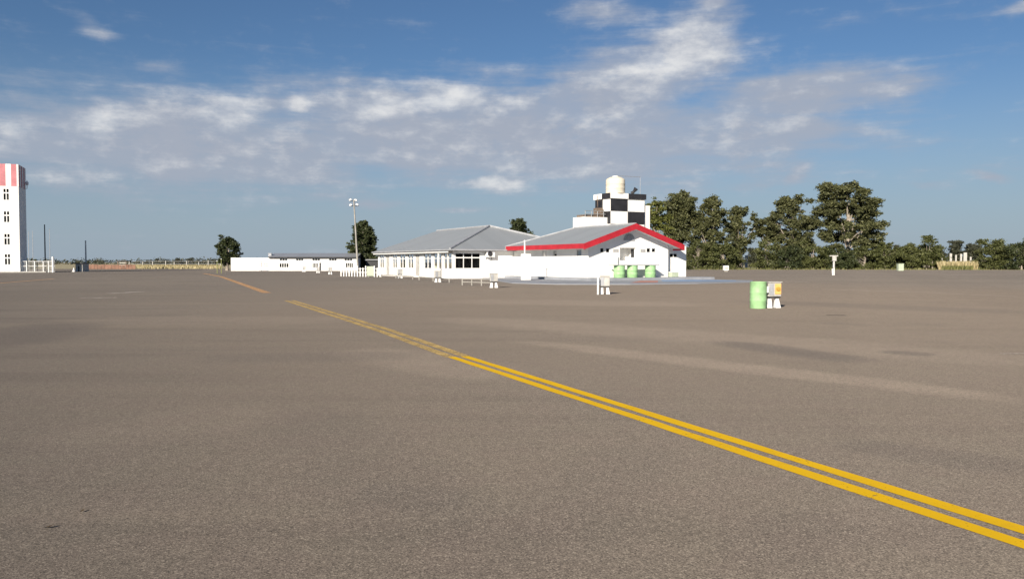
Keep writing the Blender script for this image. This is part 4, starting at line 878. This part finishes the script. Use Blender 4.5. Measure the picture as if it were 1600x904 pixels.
# cloud bank: centres and radii as directions (azimuth / elevation); (x, y, rx, ry, tilt, weight)
CL = [(300, 228, 360, 62, 0, .88), (170, 185, 30, 30, 0, .75), (360, 178, 75, 30, 0, .70), (466, 163, 26, 15, 0, 1.0), (700, 148, 70, 24, .12, .85), (610, 165, 90, 22, 0, .6), (780, 213, 430, 72, .05, .92), (960, 145, 170, 58, -.35, .92), (1070, 82, 90, 44, -.45, .90),
      (1000, 95, 60, 30, -.4, .7), (1250, 150, 190, 34, -.02, .84), (1130, 208, 190, 42, .05, .84), (775, 284, 75, 20, 0, .72), (10, 202, 26, 15, 0, .8), (945, 24, 75, 20, .1, .50), (1115, 6, 30, 14, 0, .6), (180, 268, 260, 26, 0, .45), (1245, 272, 50, 16, -.6, .48),
      (1175, 292, 70, 10, -.1, .42), (575, 322, 60, 9, 0, .46), (710, 330, 60, 7, 0, .45), (1370, 140, 80, 14, .15, .52), (1540, 275, 40, 9, .3, .44), (150, 45, 40, 12, .3, .44), (250, 104, 40, 10, 0, .42), (1590, 15, 30, 12, 0, .45), (1100, 250, 180, 16, 0, .5), (900, 290, 120, 14, 0, .40), (1440, 290, 60, 9, 0, .40)]
cov = None; puff = None; PUFF = {170, 360, 466, 700, 610, 1070, 1000, 775, 10}
for x, y, rx, ry, tl, wt in CL:
    a0 = atan((x - 800) / FPX); b0 = atan((H - y) / FPX * cos(a0)); k = cos(a0) ** 2
    dx = mth(nt, 'SUBTRACT', sw.outputs[0], a0); dy = mth(nt, 'SUBTRACT', mth(nt, 'MULTIPLY', sw.outputs[1], 1 / 1.9), b0)
    c_, s_ = cos(-tl), sin(-tl)
    px_ = mth(nt, 'ADD', mth(nt, 'MULTIPLY', dx, c_ * FPX / rx / k), mth(nt, 'MULTIPLY', dy, s_ * FPX / rx / k)); py_ = mth(nt, 'ADD', mth(nt, 'MULTIPLY', dx, -s_ * FPX / ry), mth(nt, 'MULTIPLY', dy, c_ * FPX / ry))
    r2 = mth(nt, 'ADD', mth(nt, 'MULTIPLY', px_, px_), mth(nt, 'MULTIPLY', py_, py_)); g = mth(nt, 'MULTIPLY', mth(nt, 'EXPONENT', mth(nt, 'MULTIPLY', r2, -.75)), wt)
    if x in PUFF: puff = g if puff is None else mth(nt, 'MAXIMUM', puff, g)
    cov = g if cov is None else mth(nt, 'SMOOTH_MAX', cov, g, .12)
fb = lambda v, s, d, r_: noise(nt, v, s, d, r_)
n_a = fb(vec, 10.5, 9, .60); n_b = fb(vadd(vec, -.012, .026), 10.5, 9, .60); n_f = fb(vec, 42, 6, .65)
str_ = nt.nodes.new('ShaderNodeMapping'); nt.links.new(vec, str_.inputs[0]); str_.inputs['Scale'].default_value = (5, 26, 1); str_.inputs['Rotation'].default_value = (0, 0, R(-6)); n_s = fb(str_.outputs[0], 1.0, 6, .6)
den = mth(nt, 'ADD', cov, mth(nt, 'ADD', mth(nt, 'MULTIPLY', mth(nt, 'SUBTRACT', n_a, .5), .95), mth(nt, 'ADD', mth(nt, 'MULTIPLY', mth(nt, 'SUBTRACT', n_f, .5), .35), mth(nt, 'MULTIPLY', mth(nt, 'SUBTRACT', n_s, .5), .45))))
alpha = mth(nt, 'MAXIMUM', mapr(nt, den, .12, .92, 0, .93), mth(nt, 'MULTIPLY', mapr(nt, mth(nt, 'ADD', cov, mth(nt, 'ADD', mth(nt, 'MULTIPLY', mth(nt, 'SUBTRACT', n_s, .5), .8), mth(nt, 'MULTIPLY', mth(nt, 'SUBTRACT', n_a, .5), .75))), .14, .66), mth(nt, 'ADD', .50, mth(nt, 'MULTIPLY', n_a, .64))))
lit = mth(nt, 'SUBTRACT', n_a, n_b)
litf = mapr(nt, mth(nt, 'ADD', mth(nt, 'ADD', mth(nt, 'MULTIPLY', lit, 2.0), mth(nt, 'MULTIPLY', mth(nt, 'SUBTRACT', n_s, .5), .55)), mth(nt, 'ADD', mth(nt, 'MULTIPLY', cov, .12), mth(nt, 'MULTIPLY', puff, .46))), .02, .90)
# bright crowns: density above the point is lower
ccol = mixc(nt, litf, (.385, .42, .50), (.80, .80, .80))
bg2 = nt.nodes.new('ShaderNodeBackground'); nt.links.new(ccol, bg2.inputs[0]); bg2.inputs[1].default_value = .62
mx = nt.nodes.new('ShaderNodeMixShader'); nt.links.new(alpha, mx.inputs[0]); nt.links.new(bg.outputs[0], mx.inputs[1]); nt.links.new(bg2.outputs[0], mx.inputs[2]); nt.links.new(mx.outputs[0], out.inputs[0])
scene.view_settings.view_transform = 'Standard'; scene.view_settings.look = 'None'; scene.view_settings.gamma = 1; scene.view_settings.use_curve_mapping = False
scene.view_settings.exposure = .7
scene.render.engine = 'CYCLES'; scene.render.resolution_x = 1024; scene.render.resolution_y = 578
scene.cycles.max_bounces = 6; scene.cycles.transparent_max_bounces = 16
